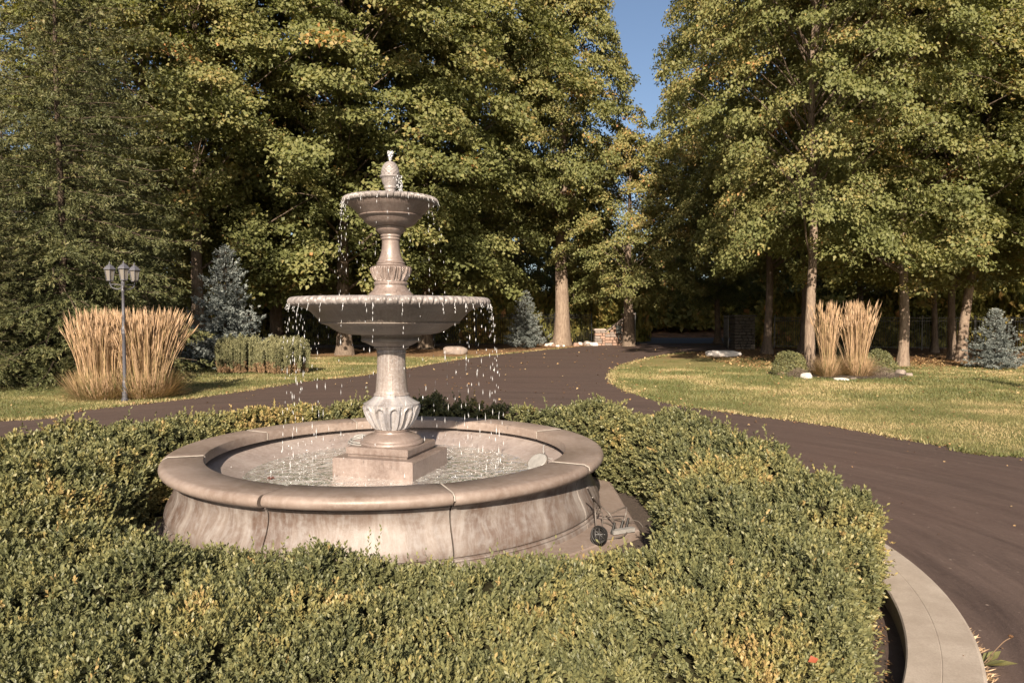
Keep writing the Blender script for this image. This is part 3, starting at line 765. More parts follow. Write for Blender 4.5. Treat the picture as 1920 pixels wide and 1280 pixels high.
# ------------------------------------------------------------------ lawn grass blades
def grass(name, n, xr, yr, hgt, wid, keep=None, exclude_drive=True):
    P = np.stack([RNG.uniform(*xr, n), RNG.uniform(*yr, n), np.zeros(n)], 1)
    if exclude_drive: P = P[~inpoly(P, drive_poly)]
    P = P[np.abs(P[:, 0]/P[:, 1]) < .80]
    if keep is not None: P = P[keep(P)]
    n = len(P); D = RNG.normal(0, .42, (n, 3)); D[:, 2] = 1; tone = (fbm(P*.9, 4, 3)-.5)*1.5+.38+(RNG.random(n)-.5)*.5
    h = hgt*RNG.uniform(.6, 1.4, n); az = RNG.uniform(0, 2*PI, n); side = np.stack([np.cos(az), np.sin(az), 0*az], 1)
    D = norm(D); w_ = wid*RNG.uniform(.7, 1.3, n)
    V = np.stack([P-side*w_[:, None]/2, P+side*w_[:, None]/2, P+D*h[:, None]], 1).reshape(-1, 3)
    F = np.arange(n*3).reshape(-1, 3)
    return V, F, tone
parts = [grass('a', 90000, (3, 18), (8.5, 15), .038, .010), grass('b', 110000, (3, 24), (15, 27), .055, .020, lambda P: P[:, 1] < 25+0*P[:, 0]),
         grass('c', 70000, (-16, -3), (11, 19), .045, .013), grass('d', 60000, (-20, 4), (19, 31), .06, .024)]
# fringe along the drive edges
for edge, nn in ((far_s, 9000), (isl_s[8:], 16000)):
    E = np.array([[p.x, p.y, 0] for p in edge]); seg = np.linalg.norm(np.diff(E, axis=0), axis=1)
    d_ = 1/np.maximum(E[:-1, 1], 5); wseg = seg*d_; i = RNG.choice(len(seg), nn, p=wseg/wseg.sum()); t_ = RNG.random(nn)[:, None]
    P = E[i]*(1-t_)+E[i+1]*t_; P[:, :2] += RNG.normal(0, .035, (nn, 2))*(1+P[:, 1:2]/20); P = P[(P[:, 1] > 6) & (P[:, 1] < 40)]
    n = len(P); D = norm(np.stack([RNG.normal(0, .6, n), RNG.normal(-.1, .6, n), np.ones(n)], 1)); h = RNG.uniform(.03, .09, n)
    az = RNG.uniform(0, 2*PI, n); side = np.stack([np.cos(az), np.sin(az), 0*az], 1)*.008*(1+P[:, 1:2]/16)
    parts.append((np.stack([P-side, P+side, P+D*h[:, None]], 1).reshape(-1, 3), np.arange(n*3).reshape(-1, 3), RNG.uniform(.3, 1.0, n)))
V = np.concatenate([p[0] for p in parts]); off = 0; Fs = []
for p in parts: Fs.append(p[1]+off); off += len(p[0])
tag(link('grass', np_mesh('grass', V, np.concatenate(Fs), np.concatenate([p[2] for p in parts])), M['blade']), kind='stuff')
# fallen leaves: lawn, drive, litter under the right trees
n = 9000
drift = []
for edge in (far_s, isl_s):
    E = np.array([[p.x, p.y] for p in edge]); i = RNG.integers(0, len(E)-1, 500); q_ = E[i]+(E[i+1]-E[i])*RNG.random((500, 1))+RNG.normal(0, .14, (500, 2)); drift.append(np.concatenate([q_, np.full((500, 1), .02)], 1))
P = np.concatenate(drift+[np.stack([RNG.uniform(8, 34, n), RNG.normal(27.5, 3.0, n), np.full(n, .02)], 1),
                    np.stack([RNG.uniform(-16, 20, 900), RNG.uniform(9, 40, 900), np.full(900, .035)], 1),
                    np.stack([RNG.uniform(3, 22, 600), RNG.uniform(9, 27, 600), np.full(600, .045)], 1),
                    np.stack([RNG.uniform(-2, 14, 260), RNG.uniform(3.5, 20, 260), np.full(260, .016)], 1),
                    np.stack([RNG.uniform(1, 8, 500), RNG.normal(45, 1.2, 500), np.full(500, .03)], 1)])
P = P[(P[:, 1] > 3)]
n = len(P); D = randunit(n); D[:, 2] *= .25; N_ = np.tile([0, 0, 1.], (n, 1))+RNG.normal(0, .3, (n, 3)); L = RNG.uniform(.045, .10, n)*np.clip(P[:, 1]/22, .35, 1.2)
tag(link('fallen_leaves', leaf_mesh('fallen_leaves', P, D, N_, L, L*.8, RNG.random(n)), M['litter']), kind='stuff')

# ------------------------------------------------------------------ trees
def limb_pts(h, az, ln, el, droop, k=6, ax=lambda z: (0, 0), rng=random):
    x0, y0 = ax(h); p = Vector((x0, y0, h)); d = Vector((math.cos(az)*math.cos(el), math.sin(az)*math.cos(el), math.sin(el))); pts = [p.copy()]
    for i in range(k):
        p = p+d*(ln/k); pts.append(p.copy())
        d = (d+Vector((rng.uniform(-.15, .15), rng.uniform(-.15, .15), rng.uniform(-.08, .08)-droop/k))).normalized()
    return pts
def maple_parts(seed, H, base, R, nc, nleaf, leaf=.15, low=.75, topw=1.0, taper=0):
    """broad uneven dome of hanging leaf clumps on arching limbs"""
    rg = random.Random(seed); rn = np.random.default_rng(seed)
    mb = MB(); C = []; RAD = []; OUT = []; TT = []
    def env(t_, az):
        d = math.sqrt(max(0, 1-max(0, (t_-.30)/.72)**2.3))
        lo = low+(1-low)*min(1, t_/.22)
        n_ = vnoise(np.array([[math.cos(az)*1.7+5, math.sin(az)*1.7+5, t_*5.5+seed]]), seed)[0]
        return R*topw*d*lo*(1-taper*t_)*(.70+.55*n_)+.25
    for i in range(nc):
        t_ = ((i+.5)/nc)**.92; az = i*2.39996+rg.uniform(-.4, .4)
        e_ = env(t_, az); q = (1.0 if i % 3 else rg.uniform(.45, .8)) if t_ > .22 else rg.uniform(.25, 1); r_ = e_*q*rg.uniform(.88, 1.06)
        z = base+(H-base)*t_*rg.uniform(.985, 1.015)
        p = Vector((r_*math.cos(az), r_*math.sin(az), z)); C.append(p[:]); RAD.append(rg.uniform(.55, 1.15)*(R/5.2)**.5)
        o = Vector((math.cos(az), math.sin(az), 0)); OUT.append(o[:]); TT.append(t_)
        if i % 3 == 0 and q > .4 and t_ > .14:
            h0 = max(base*.8, z-r_*(.35+.75*t_)-.3); k = 6; pts = []
            for j in range(k+1):
                f = j/k; pts.append(Vector((p.x*f, p.y*f, h0+(z-h0)*(f**(.75+.5*(1-t_)))+.25*math.sin(f*PI)))+Vector((rg.uniform(-.1, .1), rg.uniform(-.1, .1), rg.uniform(-.07, .07)))*f)
            r0 = .025+.030*(1-t_)
            mb.tube(pts, [r0*(1-.85*j/k) for j in range(k+1)], 5, cap=False)
        for s2 in range(2):
            v = Vector((rg.uniform(-1, 1), rg.uniform(-1, 1), rg.uniform(-.75, .35))); c2 = p+v*rg.uniform(.6, 1.15); C.append(c2[:]); RAD.append(rg.uniform(.35, .75)); OUT.append(o[:]); TT.append(t_)
            if rg.random() < .5: mb.tube([p, p.lerp(c2, .5)+Vector((0, 0, .08)), c2], [.016, .010, .004], 4, cap=False)
    C = np.array(C); rad = np.array(RAD); O_ = np.array(OUT); TT = np.array(TT)
    wgt = rad**2; k = rn.choice(len(C), nleaf, p=wgt/wgt.sum())
    u = randunit(nleaf, rn); u[:, 2] = np.where(u[:, 2] < -.1, -u[:, 2]*.7, u[:, 2])
    outd = O_[k]; u = norm(u+outd*.45+np.array([0, 0, .30])); rr = rn.uniform(.35, 1.0, nleaf)**.6
    P = C[k]+u*rr[:, None]*rad[k][:, None]*np.array([1, 1, .55])
    P[:, 2] -= .42*((P[:, 0]-C[k][:, 0])*outd[:, 0]+(P[:, 1]-C[k][:, 1])*outd[:, 1])
    P += rn.normal(0, .07, P.shape)
    N_ = u*.35+np.array([0, 0, .65])+outd*.55+rn.normal(0, .42, P.shape)
    D = outd*.5+rn.normal(0, .6, P.shape)+np.array([0, 0, -.45])
    L = leaf*rn.uniform(.7, 1.3, nleaf)
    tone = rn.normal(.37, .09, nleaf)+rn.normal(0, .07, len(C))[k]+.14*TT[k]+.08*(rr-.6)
    tone = np.where(rn.random(nleaf) < .015, tone+.32, tone)
    red = rn.random(len(C)) < .06; tone = np.where(red[k] & (rn.random(nleaf) < .6), tone+.28, tone)
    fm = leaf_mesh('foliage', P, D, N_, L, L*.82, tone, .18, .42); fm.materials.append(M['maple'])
    o = mb.build('limbs', M['bark'], smooth=60); bm_ = o.data; bpy.data.objects.remove(o)
    return bm_, fm
def trunk_obj(H, r, parent, mat, lean=(0, 0), seed=0, flare=1.5, n=14):
    rg = random.Random(seed); pts = []; rad = []; K = 12
    for k in range(K+1):
        f = k/K; z = H*f**1.35-.05
        pts.append((lean[0]*z+math.sin(z*.7+seed)*.05*min(1, z), lean[1]*z+math.cos(z*.9+seed)*.05*min(1, z), z))
        rad.append(r*(1-.88*f**1.1)*(1+(flare-1)*math.exp(-z/(r*1.3))))
    m = MB().tube(pts, rad, n)
    # roots: push the lowest ring out unevenly
    for i in range(n*3):
        x, y, z = m.v[i]; a = math.atan2(y, x); q = 1+.16*math.sin(a*3+seed)*math.exp(-max(z, 0)/(r*1.5))+.04*math.sin(a*7+seed)
        m.v[i] = (x*q, y*q, z)
    return m.build('trunk', mat, parent, smooth=80)
VAR = {}
VAR['A'] = (maple_parts(101, 18, 2.1, 5.6, 290, 120000, .135), 18)
VAR['B'] = (maple_parts(202, 18, 2.1, 5.4, 280, 116000, .135), 18)
VAR['C'] = (maple_parts(303, 18, 3.5, 5.2, 270, 125000, .114, .7), 18)
VAR['D'] = (maple_parts(404, 18, 3.0, 4.9, 260, 120000, .114, .8), 18)
VAR['E'] = (maple_parts(505, 18, 4.8, 4.9, 240, 88000, .145, .45, 1, .58), 18)
VAR['G'] = (maple_parts(707, 12, 2.6, 4.6, 150, 48000, .14, .9, 1, .25), 12)
VAR['F'] = (maple_parts(606, 12, .8, 4.6, 90, 26000, .27, .9), 12)    # background filler
def tree(px, Y, H, var, label, r=.22, group='maple trees round the drive', lean=(0, 0), mat=None, rs=1.0, seed=0, flare=1.5, dz=0, name='maple_tree', rot=None, trunk_top=.9):
    (bm_, fm), H0 = VAR[var]; X = (px-960)/FPX*Y
    T = thing(name, label, 'tree', (X, Y, dz), 0, group); s_ = H/H0
    trunk_obj(H*trunk_top, r, T, mat or M['bark'], lean, seed, flare)
    rz = rot if rot is not None else (seed*1.7) % 6.28
    for nm, me in (('limbs', bm_), ('foliage', fm)):
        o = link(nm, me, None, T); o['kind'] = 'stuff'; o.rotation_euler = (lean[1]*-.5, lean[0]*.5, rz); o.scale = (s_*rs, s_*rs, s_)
    return T
tree(370, 30, 20.5, 'C', 'maple whose pale bare trunk patch shows left of the tall blue spruce tip', .30, mat=M['bark2'], seed=1, lean=(.01, 0))
tree(645, 33, 23, 'B', 'maple whose short trunk shows below the large fountain bowl', .34, seed=2, flare=1.35)
tree(520, 37, 26, 'A', 'tall maple behind the clipped twin shrubs, left of the fountain column', .34, seed=3)
tree(800, 39, 24, 'B', 'tall maple behind the upper right of the fountain', .33, seed=5)
tree(275, 33, 24, 'B', 'maple rising between the dark spruce and the lamp', .3, seed=6, rs=.8)
tree(1053, 43.2, 23.2, 'E', 'large maple with thick pale trunk ringed by white stones, left of the gate wall', .49, mat=M['bark2'], seed=7, flare=1.3, rs=.77, rot=1.0)
tree(1178, 42.3, 12.0, 'G', 'lower maple with dark shaded trunk right against the stone gate wall', .36, seed=8, rs=.95, flare=1.2)
tree(925, 52, 22, 'A', 'maple seen between the fountain and the large pale trunk', .3, seed=9, rs=.8)
tree(1521, 23.4, 18.5, 'C', 'maple with slim sunlit trunk beside the left reed grass clump', .178, mat=M['bark2'], seed=11, flare=1.5, rs=.80, lean=(-.006, 0))
tree(1440, 34, 24, 'D', 'maple with slim trunk behind the white rock', .20, seed=12, rs=.70)
tree(1507, 35, 20, 'C', 'maple with dark trunk hidden just behind the slim sunlit one', .2, seed=13, rs=.9)
tree(1693, 25.6, 20, 'D', 'maple with sunlit trunk right of the reed grass clumps', .185, mat=M['bark2'], seed=14, flare=1.3)
tree(1752, 35, 19, 'C', 'thin dark maple before the right hand iron fence', .15, seed=15)
tree(1786, 29.5, 18, 'D', 'left of two close maple trunks near the right blue spruce', .16, seed=16)
tree(1803, 28.2, 18, 'C', 'right of two close maple trunks, leaning right by the blue spruce', .20, mat=M['bark2'], seed=17, lean=(.10, 0), flare=1.2)
tree(1990, 27, 18, 'C', 'maple at the right edge behind the blue spruce', .2, seed=18)
tree(1610, 43, 19, 'D', 'maple far behind the reed grass clumps', .22, seed=19)
tree(1880, 41, 20, 'C', 'maple far behind the right blue spruce', .22, seed=20)
tree(1345, 47, 15, 'D', 'maple behind the gateway, right of the road opening', .22, seed=21, rs=.85)
bgx = [(-1150, 44), (-650, 38), (-380, 46), (-700, 60), (-150, 58), (60, 62), (230, 66), (400, 60), (560, 66), (720, 62), (860, 70), (1010, 66), (1110, 74), (1230, 68), (1330, 72), (1430, 66), (1560, 70), (1700, 64), (1840, 70), (2010, 66), (2200, 62), (2400, 64)]
for i, (px, Y) in enumerate(bgx):
    H = 14 if not 1080 < px < 1260 else 8.5
    tree(px, Y, H, 'F', 'woodland tree beyond the road and fence', .25, 'woodland trees beyond the fence', seed=30+i, name='woodland_tree', dz=1.2, rs=1.15)

# conifers
def conifer_parts(seed, H, R, nb, ntw, twl, twd, mat, z0=.25, droop=.35, up=.1, blade=1.0, power=.85, needles=3):
    rg = random.Random(seed); rn = np.random.default_rng(seed); mb = MB(); Ps = []; Ds = []; Ls = []; Ts = []
    for i in range(nb):
        t_ = ((i+.5)/nb)**(1.3 if H > 8 else 1); h = z0+(H-z0)*t_**.92; az = i*2.39996+rg.uniform(-.3, .3)
        ln = R*(1-t_)**power*rg.uniform(.75, 1.15)+.06*R
        el = math.radians(-6+48*t_**1.5)+up
        pts = limb_pts(h, az, ln, el, droop*(1-t_), rng=rg)
        pts[-1].z += ln*.05
        mb.tube(pts, [max(.004, .012*H*.1*(1-t_)*(1-.8*k/6)+.003) for k in range(7)], 4, cap=False)
        nlat = max(3, int(ln*5.5/max(.3, R/3.2))); A_ = np.array([p[:] for p in pts])
        fl_ = np.concatenate([rn.uniform(.06, .97, nlat), [1.0]]); m_ = 0; Pl = []; Dl = []; Fl = []
        for q_, f0 in enumerate(fl_):
            ip = min(5, int(f0*6)); fr = f0*6-ip; Q = A_[ip]*(1-fr)+A_[ip+1]*fr; Tn = A_[ip+1]-A_[ip]; Tn = Tn/np.linalg.norm(Tn)
            latv = np.cross(Tn, [0, 0, 1.]); sg = 1 if q_ % 2 else -1
            if q_ == nlat: dv = Tn; ll = .12*ln
            else: dv = Tn*.9+latv*sg*rn.uniform(.6, 1.0)+np.array([0, 0, rn.uniform(-.45, .12)-droop*.2]); ll = (1-f0*.72)*ln*rn.uniform(.25, .48)
            dv = dv/np.linalg.norm(dv); kk = max(3, int(ntw/9*(ll/R)*6)); g_ = rn.random(kk)
            Pl.append(Q+dv*(g_*ll)[:, None]+rn.normal(0, .014*R**.5, (kk, 3))-np.array([0, 0, 1.])*(g_**2*ll*.18)[:, None]); Dl.append(dv+rn.normal(0, .45, (kk, 3))); Fl.append(f0+(1-f0)*g_); m_ += kk
        P = np.concatenate(Pl); D = np.concatenate(Dl); f = np.concatenate(Fl); off = f*0
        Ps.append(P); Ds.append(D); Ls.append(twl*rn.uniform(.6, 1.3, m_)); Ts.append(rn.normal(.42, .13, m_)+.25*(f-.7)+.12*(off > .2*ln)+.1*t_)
    P = np.concatenate(Ps); D = norm(np.concatenate(Ds)); L = np.concatenate(Ls); T = np.concatenate(Ts); n = len(P)
    # each twig: several slim blades around its axis
    rep = needles; P = np.repeat(P, rep, 0); D = np.repeat(D, rep, 0); L = np.repeat(L, rep); T = np.repeat(T, rep)
    D2 = D+rn.normal(0, .42, D.shape); P = P+D*(L*rn.uniform(0, .4, len(L)))[:, None]; N_ = rn.normal(size=P.shape)+np.array([0, 0, .8])
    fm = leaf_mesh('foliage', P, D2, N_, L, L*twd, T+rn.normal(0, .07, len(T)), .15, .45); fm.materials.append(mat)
    o = mb.build('branches', M['twig'], smooth=60); bm_ = o.data; bpy.data.objects.remove(o)
    return bm_, fm
SPR = conifer_parts(71, 16, 3.5, 290, 215, .105, .24, M['spruce'], .3, .5, .0, needles=3)
BLU = conifer_parts(81, 3.2, 1.25, 110, 70, .09, .30, M['blue'], .12, .05, .15, needles=3)
def conifer(px, Y, s, parts_, label, name='spruce_tree', rs=1, rz=0, H0=16, r=.2, group=None, loc=None):
    T = thing(name, label, 'tree', loc or ((px-960)/FPX*Y, Y, 0), rz, group)
    trunk_obj(H0*s*.98, r*.62, T, M['twig'], seed=int(px), flare=1.2, n=8)
    for nm, me in (('branches', parts_[0]), ('foliage', parts_[1])):
        o = link(nm, me, None, T); o.scale = (s*rs, s*rs, s)
    return T
g = 'dark spruces at the left'
conifer(118, 19.5, 1.0, SPR, 'tallest dark green spruce at the left behind the reed grass', rz=.3, group=g)
conifer(-60, 17.5, .46, SPR, 'spruce at the very left edge of the lawn', rz=1.9, group=g)
conifer(180, 24, .85, SPR, 'spruce just behind the triple lamp', rz=3.1, group=g)
conifer(15, 26, .62, SPR, 'spruce behind the tallest spruce at the far left', rz=5.0, group=g)
conifer(292, 29, .42, SPR, 'small young spruce right of the triple lamp', rz=2.1, group=g, rs=1.3)
g = 'blue spruces on the lawn'
conifer(425, 24.6, 1.27, BLU, 'shaded blue spruce with a sunlit tip behind the twin shrubs', 'blue_spruce', .95, .4, 3.2, .07, g)
conifer(985, 40.5, .98, BLU, 'small blue spruce in front of the fence, left of the pale trunk', 'blue_spruce', 1.0, 2.4, 3.2, .05, g)
conifer(1867, 24.3, .62, BLU, 'low wide blue spruce at the right under the maples', 'blue_spruce', 1.25, 4.1, 3.2, .05, g)
conifer(0, 0, 1.25, BLU, 'blue spruce beyond the right edge that casts the long shadow on the lawn', 'blue_spruce', .45, 1.1, 3.2, .06, g, loc=(12.6, 13.2, 0))

# understorey bushes (leaf clouds on stems)
def bush_parts(seed, n, leaf, mat, tone=.45, rad=(1, 1, 1), shell=.55, D_up=.3):
    rn = np.random.default_rng(seed); u = randunit(n, rn); u[:, 2] = np.abs(u[:, 2])*1.0
    lump = .75+.45*fbm(u*2.4+seed, seed, 3); rr = rn.uniform(shell, 1, n)**.6
    P = u*(rr*lump)[:, None]*np.array(rad); N_ = u+rn.normal(0, .5, u.shape)+np.array([0, 0, .3]); D = rn.normal(0, .7, u.shape)+u*.5+np.array([0, 0, D_up])
    L = leaf*rn.uniform(.6, 1.3, n); me = leaf_mesh('foliage', P, D, N_, L, L*.7, rn.normal(tone, .16, n), .15, .45); me.materials.append(mat)
    mb = MB(); rg = random.Random(seed)
    for k in range(16):
        a = rg.uniform(0, 2*PI); e = rg.uniform(.4, .95)
        mb.tube([(0, 0, 0), (.3*math.cos(a)*e*rad[0], .3*math.sin(a)*e*rad[1], .4*rad[2]), (.62*math.cos(a)*e*rad[0], .62*math.sin(a)*e*rad[1], .72*rad[2])], [.02, .014, .005], 4, cap=False)
    o = mb.build('stems', M['twig']); sm = o.data; bpy.data.objects.remove(o); return sm, me
U1 = bush_parts(5, 9000, .15, M['under']); U2 = bush_parts(6, 9000, .15, M['under'])
def bush(name, loc, s, parts_, label, cat, group=None, rz=0):
    T = thing(name, label, cat, loc, rz, group)
    for nm, me in (('stems', parts_[0]), ('foliage', parts_[1])):
        o = link(nm, me, None, T); o.scale = s
    return T
rg = random.Random(4)
for i, (px, Y, sz, h) in enumerate([(440, 46, 3, 3.5), (520, 48, 3.5, 4), (600, 47, 3, 3.5), (680, 50, 3.5, 4.5), (760, 49, 3, 3), (840, 50, 3.4, 4), (910, 48, 3, 3.6), (960, 50, 3, 4.5), (1010, 51, 2.6, 3.5), (1085, 50.5, 2.6, 5.2), (1130, 50.5, 2.8, 4.6), (1160, 51, 2.6, 5.5), (1215, 66, 3.2, 4.5), (1300, 66, 4, 4), (1390, 66, 4, 4), (1480, 62, 4.5, 4.5), (1480, 42, 2.4, 3.2), (1600, 42.5, 3, 2.6), (1660, 44, 3, 3.5), (1730, 43, 3, 3), (1800, 42, 3, 4), (1880, 41, 3, 3.6), (1960, 38, 3, 4), (2060, 36, 3, 4), (300, 42, 3, 4), (150, 40, 3, 4)]):
    bush('wild_shrub', ((px-960)/FPX*Y, Y, -.1 if Y < 60 else .8), (sz, sz*.8, h), (U1, U2)[i % 2], *(('wild shrub behind the iron fence left of the fountain column', 'shrub', 'wild shrubs behind the left fence') if px < 735 else ('wild shrub behind the fence between the fountain column and the gateway', 'shrub', 'wild shrubs behind the middle fence') if px < 1200 else ('wild shrub on the far bank across the shaded road', 'shrub', 'wild shrubs across the road') if Y > 60 else ('wild shrub behind the right hand iron fence', 'shrub', 'wild shrubs behind the right fence')), rg.uniform(0, 6))

# clipped twin yews: upright shoots
def yew(loc, rx, ry, h, label, seed):
    T = thing('clipped_shrub', label, 'shrub', loc, 0, 'clipped twin shrubs on the left lawn'); rn = np.random.default_rng(seed); ns_ = 120; n = 1500; sh = rn.integers(0, ns_, n)
    a = rn.uniform(0, 2*PI, ns_); q = np.sqrt(rn.random(ns_)); x = (np.cos(a)*q)[sh]+rn.normal(0, .021, n); y = (np.sin(a)*q)[sh]+rn.normal(0, .021, n)
    top = (h*(1-.16*q**3)*rn.uniform(.78, 1.08, ns_))[sh]*rn.uniform(.9, 1, n); brn = (rn.uniform(.06, .34, ns_)*h)[sh]; q = q[sh]; low = np.where(q > .6, .02, .35)*h
    Pm = []; Dm = []; Nm = []; Lm = []; Tm = []
    K = 26
    for k in range(K):
        f = (k+rn.random(n))/K; z = low+(top-low)*f
        fl = 1+.10*np.sin(f*PI*.6)
        P = np.stack([x*rx*fl, y*ry*fl, z], 1)+rn.normal(0, .012, (n, 3))
        D = np.stack([rn.normal(0, .6, n), rn.normal(0, .6, n), np.full(n, 1.0)], 1)
        Pm.append(P); Dm.append(D); Nm.append(rn.normal(size=(n, 3))); Lm.append(rn.uniform(.05, .09, n)); Tm.append(np.where(z < brn, rn.uniform(-.1, .2, n), rn.normal(.58, .10, n)+.2*(f-.5)))
    me = leaf_mesh('foliage', np.concatenate(Pm), np.concatenate(Dm), np.concatenate(Nm), np.concatenate(Lm), np.concatenate(Lm)*.28, np.concatenate(Tm), .1, .5)
    link('foliage', me, M['yew'], T)
    m = MB()
    for k in range(40):
        aa = rn.uniform(0, 6.28); q_ = math.sqrt(rn.random()); m.tube([(q_*rx*.5*math.cos(aa), q_*ry*.5*math.sin(aa), 0), (q_*rx*math.cos(aa), q_*ry*math.sin(aa), h*.4)], [.012, .006], 4)
    m.build('stems', M['twig'], T)
Yw = 22.6
yew(((450-960)/FPX*Yw, Yw+.1, 0), .74, .6, 1.17, 'left one of the clipped upright shrubs on the left lawn', 61)
yew(((533-960)/FPX*Yw, Yw-.1, 0), .76, .6, 1.12, 'right one of the clipped upright shrubs on the left lawn', 62)

# feather reed grass
def reed(loc, n, r0, spread, H, label, seed, group, base_green=.25):
    T = thing('reed_grass', label, 'ornamental grass', loc, 0, group); rn = np.random.default_rng(seed)
    a = rn.uniform(0, 2*PI, n); q = np.sqrt(rn.random(n)); B = np.stack([np.cos(a)*q*r0, np.sin(a)*q*r0, 0*a], 1)
    out = np.stack([np.cos(a), np.sin(a), 0*a], 1); h = H*np.clip(rn.normal(.85, .12, n), .45, 1.08); sp_ = spread*q*rn.uniform(.2, 1.7, n)+rn.normal(0, .075, n)+np.where(rn.random(n) < .03, rn.uniform(.05, .22, n), 0)
    side = np.stack([np.cos(a*7.3), np.sin(a*7.3), 0*a], 1); V = []; F = []; K = 4; w0 = .0042
    lv = [B+out*(sp_*h*(f**1.6))[:, None]+np.array([0, 0, 1.])*(h*f*(1-.10*sp_*f))[:, None]+side*(rn.normal(0, .02, n)*f)[:, None] for f in np.linspace(0, 1, K+1)]
    Vv = np.stack([np.stack([p-side*w0, p+side*w0], 1) for p in lv], 1).reshape(-1, 3)
    b_ = np.arange(n)[:, None]*(K+1)*2; Ff = np.concatenate([b_+np.array([2*k, 2*k+1, 2*k+3, 2*k+2])[None] for k in range(K)])
    link('stems', np_mesh('stems', Vv, Ff, np.tile(rn.normal(.52, .15, n), K)), M['reed'], T)
    tip = lv[-1]; dirn = norm(lv[-1]-lv[-2]); m_ = 4
    P = np.repeat(tip-dirn*.16, m_, 0); D = np.repeat(dirn, m_, 0)+rn.normal(0, .05, (n*m_, 3)); L = rn.uniform(.20, .34, n*m_)
    link('seed_heads', leaf_mesh('seed_heads', P, D, rn.normal(size=(n*m_, 3)), L, L*.065, rn.normal(.66, .16, n*m_), .2, .4), M['reed'], T)
    nb = int(n*2.6); a = rn.uniform(0, 2*PI, nb); q = np.sqrt(rn.random(nb))*1.25; P = np.stack([np.cos(a)*q*r0, np.sin(a)*q*r0, 0*a], 1)
    o1 = np.stack([np.cos(a), np.sin(a), 0*a], 1)+rn.normal(0, .4, (nb, 3)); e_ = rn.uniform(.15, 2.6, nb)[:, None]; D = o1+np.array([0, 0, 1.])*np.abs(e_)*1.2; L = rn.uniform(.35, .8, nb)*min(1, H/1.6)
    link('basal_leaves', leaf_mesh('basal_leaves', P, D, o1*-.4+np.array([0, 0, .6]), L, L*.018+.004, rn.normal(base_green+.12, .22, nb), .1, .5), M['reed'], T)
g = 'feather reed grass clumps'
reed(((196-960)/FPX*15.6, 15.6, 0), 1150, .46, .08, 1.72, 'left hand wide clump of russet reed grass before the lamp', 41, g)
reed(((272-960)/FPX*15.75, 15.75, 0), 1150, .42, .17, 1.76, 'right hand wide clump of russet reed grass beside the lamp post', 42, g)
reed(((1552-960)/FPX*20.8, 20.8, 0), 300, .16, .05, 1.97, 'left narrow upright clump of tan reed grass in the mulch bed', 43, g, .35)
reed(((1607-960)/FPX*20.9, 20.9, 0), 520, .25, .09, 2.0, 'right wider upright clump of tan reed grass in the mulch bed', 44, g, .35)

# mulch bed and its plants
bx, by = (1585-960)/FPX*21.5, 21.7
pts = [Vector((bx+2.05*math.cos(a)*(1+.06*math.sin(3*a)), by+1.35*math.sin(a)*(1+.08*math.cos(4*a)))) for a in np.linspace(0, 2*PI, 48, endpoint=False)]
m = MB(); m.v = [(p.x, p.y, .012) for p in pts]+[(bx+(p.x-bx)*.85, by+(p.y-by)*.85, .06) for p in pts]+[(bx, by, .08)]
for k in range(48): m.f.append([k, (k+1) % 48, 48+(k+1) % 48, 48+k]); m.f.append([48+k, 48+(k+1) % 48, 96])
tag(m.build('mulch_bed', M['mulch'], smooth=60), kind='structure')
BX = bush_parts(9, 9000, .055, M['box'], .40, shell=.8); BX2 = bush_parts(10, 9000, .055, M['box'], .36, shell=.8); GR = bush_parts(12, 3000, .05, leaf_material('grey heather', [(0, (.10, .07, .05)), (.5, (.20, .155, .12)), (1, (.30, .25, .19))], .1), .5)
g = 'round shrubs in the mulch bed'
bush('round_shrub', ((1483-960)/FPX*21.6, 21.6, 0), (.56, .55, .74), BX, 'round green shrub at the left end of the mulch bed', 'shrub', g)
bush('round_shrub', ((1655-960)/FPX*22.0, 22.3, 0), (.60, .55, .76), BX2, 'round green shrub at the right of the reed grass in the mulch bed', 'shrub', g)
bush('round_shrub', ((1572-960)/FPX*22.5, 22.5, 0), (.5, .45, .85), BX2, 'green shrub half hidden between the two narrow reed grass clumps', 'shrub', g)
g = 'low grey plants in the mulch bed'
bush('low_plant', ((1500-960)/FPX*20.9, 20.9, 0), (.34, .3, .30), GR, 'low grey plant in front of the slim sunlit trunk', 'plant', g)
bush('low_plant', ((1655-960)/FPX*20.9, 21.0, 0), (.42, .35, .36), GR, 'low grey plant in front of the right round shrub', 'plant', g)
bush('low_plant', ((1535-960)/FPX*21.3, 21.3, 0), (.2, .2, .62), GR, 'upright grey plant between trunk and reed grass', 'plant', g)
g = 'stones edging the mulch bed'
for i, (px, py, w_, h_, mt, lb) in enumerate([(1449, 701, .16, .09, 'rock', 'small grey stone at the left tip of the mulch bed'), (1465, 704, .25, .13, 'pinkrock', 'pinkish stone near the left tip of the mulch bed'),
    (1512, 709, .32, .16, 'whiterock', 'white stone at the front of the mulch bed'), (1577, 712, .40, .06, 'whiterock', 'flat pale stone in front of the reed grass'),
    (1600, 711, .2, .05, 'rock', 'small flat stone in front of the wide reed clump'), (1689, 703, .30, .17, 'rock', 'pale grey stone at the right end of the mulch bed'), (1704, 705, .2, .10, 'rock', 'dark stone at the right tip of the mulch bed'), (1530, 693, .3, .28, 'rock', 'grey boulder at the foot of the slim sunlit trunk')]):
    p = at(px, py); rock('stone', (p.x, p.y, .0), (w_, w_*.8, h_), M[mt], lb, 'stone', g, i+1, i)
p = at(1359, 669); rock('white_rock', (p.x, p.y+.25, 0), (1.5, .7, .27), M['whiterock'], 'long flat white rock on the lawn tip beside the gateway', 'rock', None, 31, .05, .6)
p = at(853, 664); rock('boulder', (p.x, p.y+.3, 0), (1.15, .6, .36), M['rock'], 'low grey boulder on the grass under the right side of the big bowl', 'rock', None, 33, .1, .5)
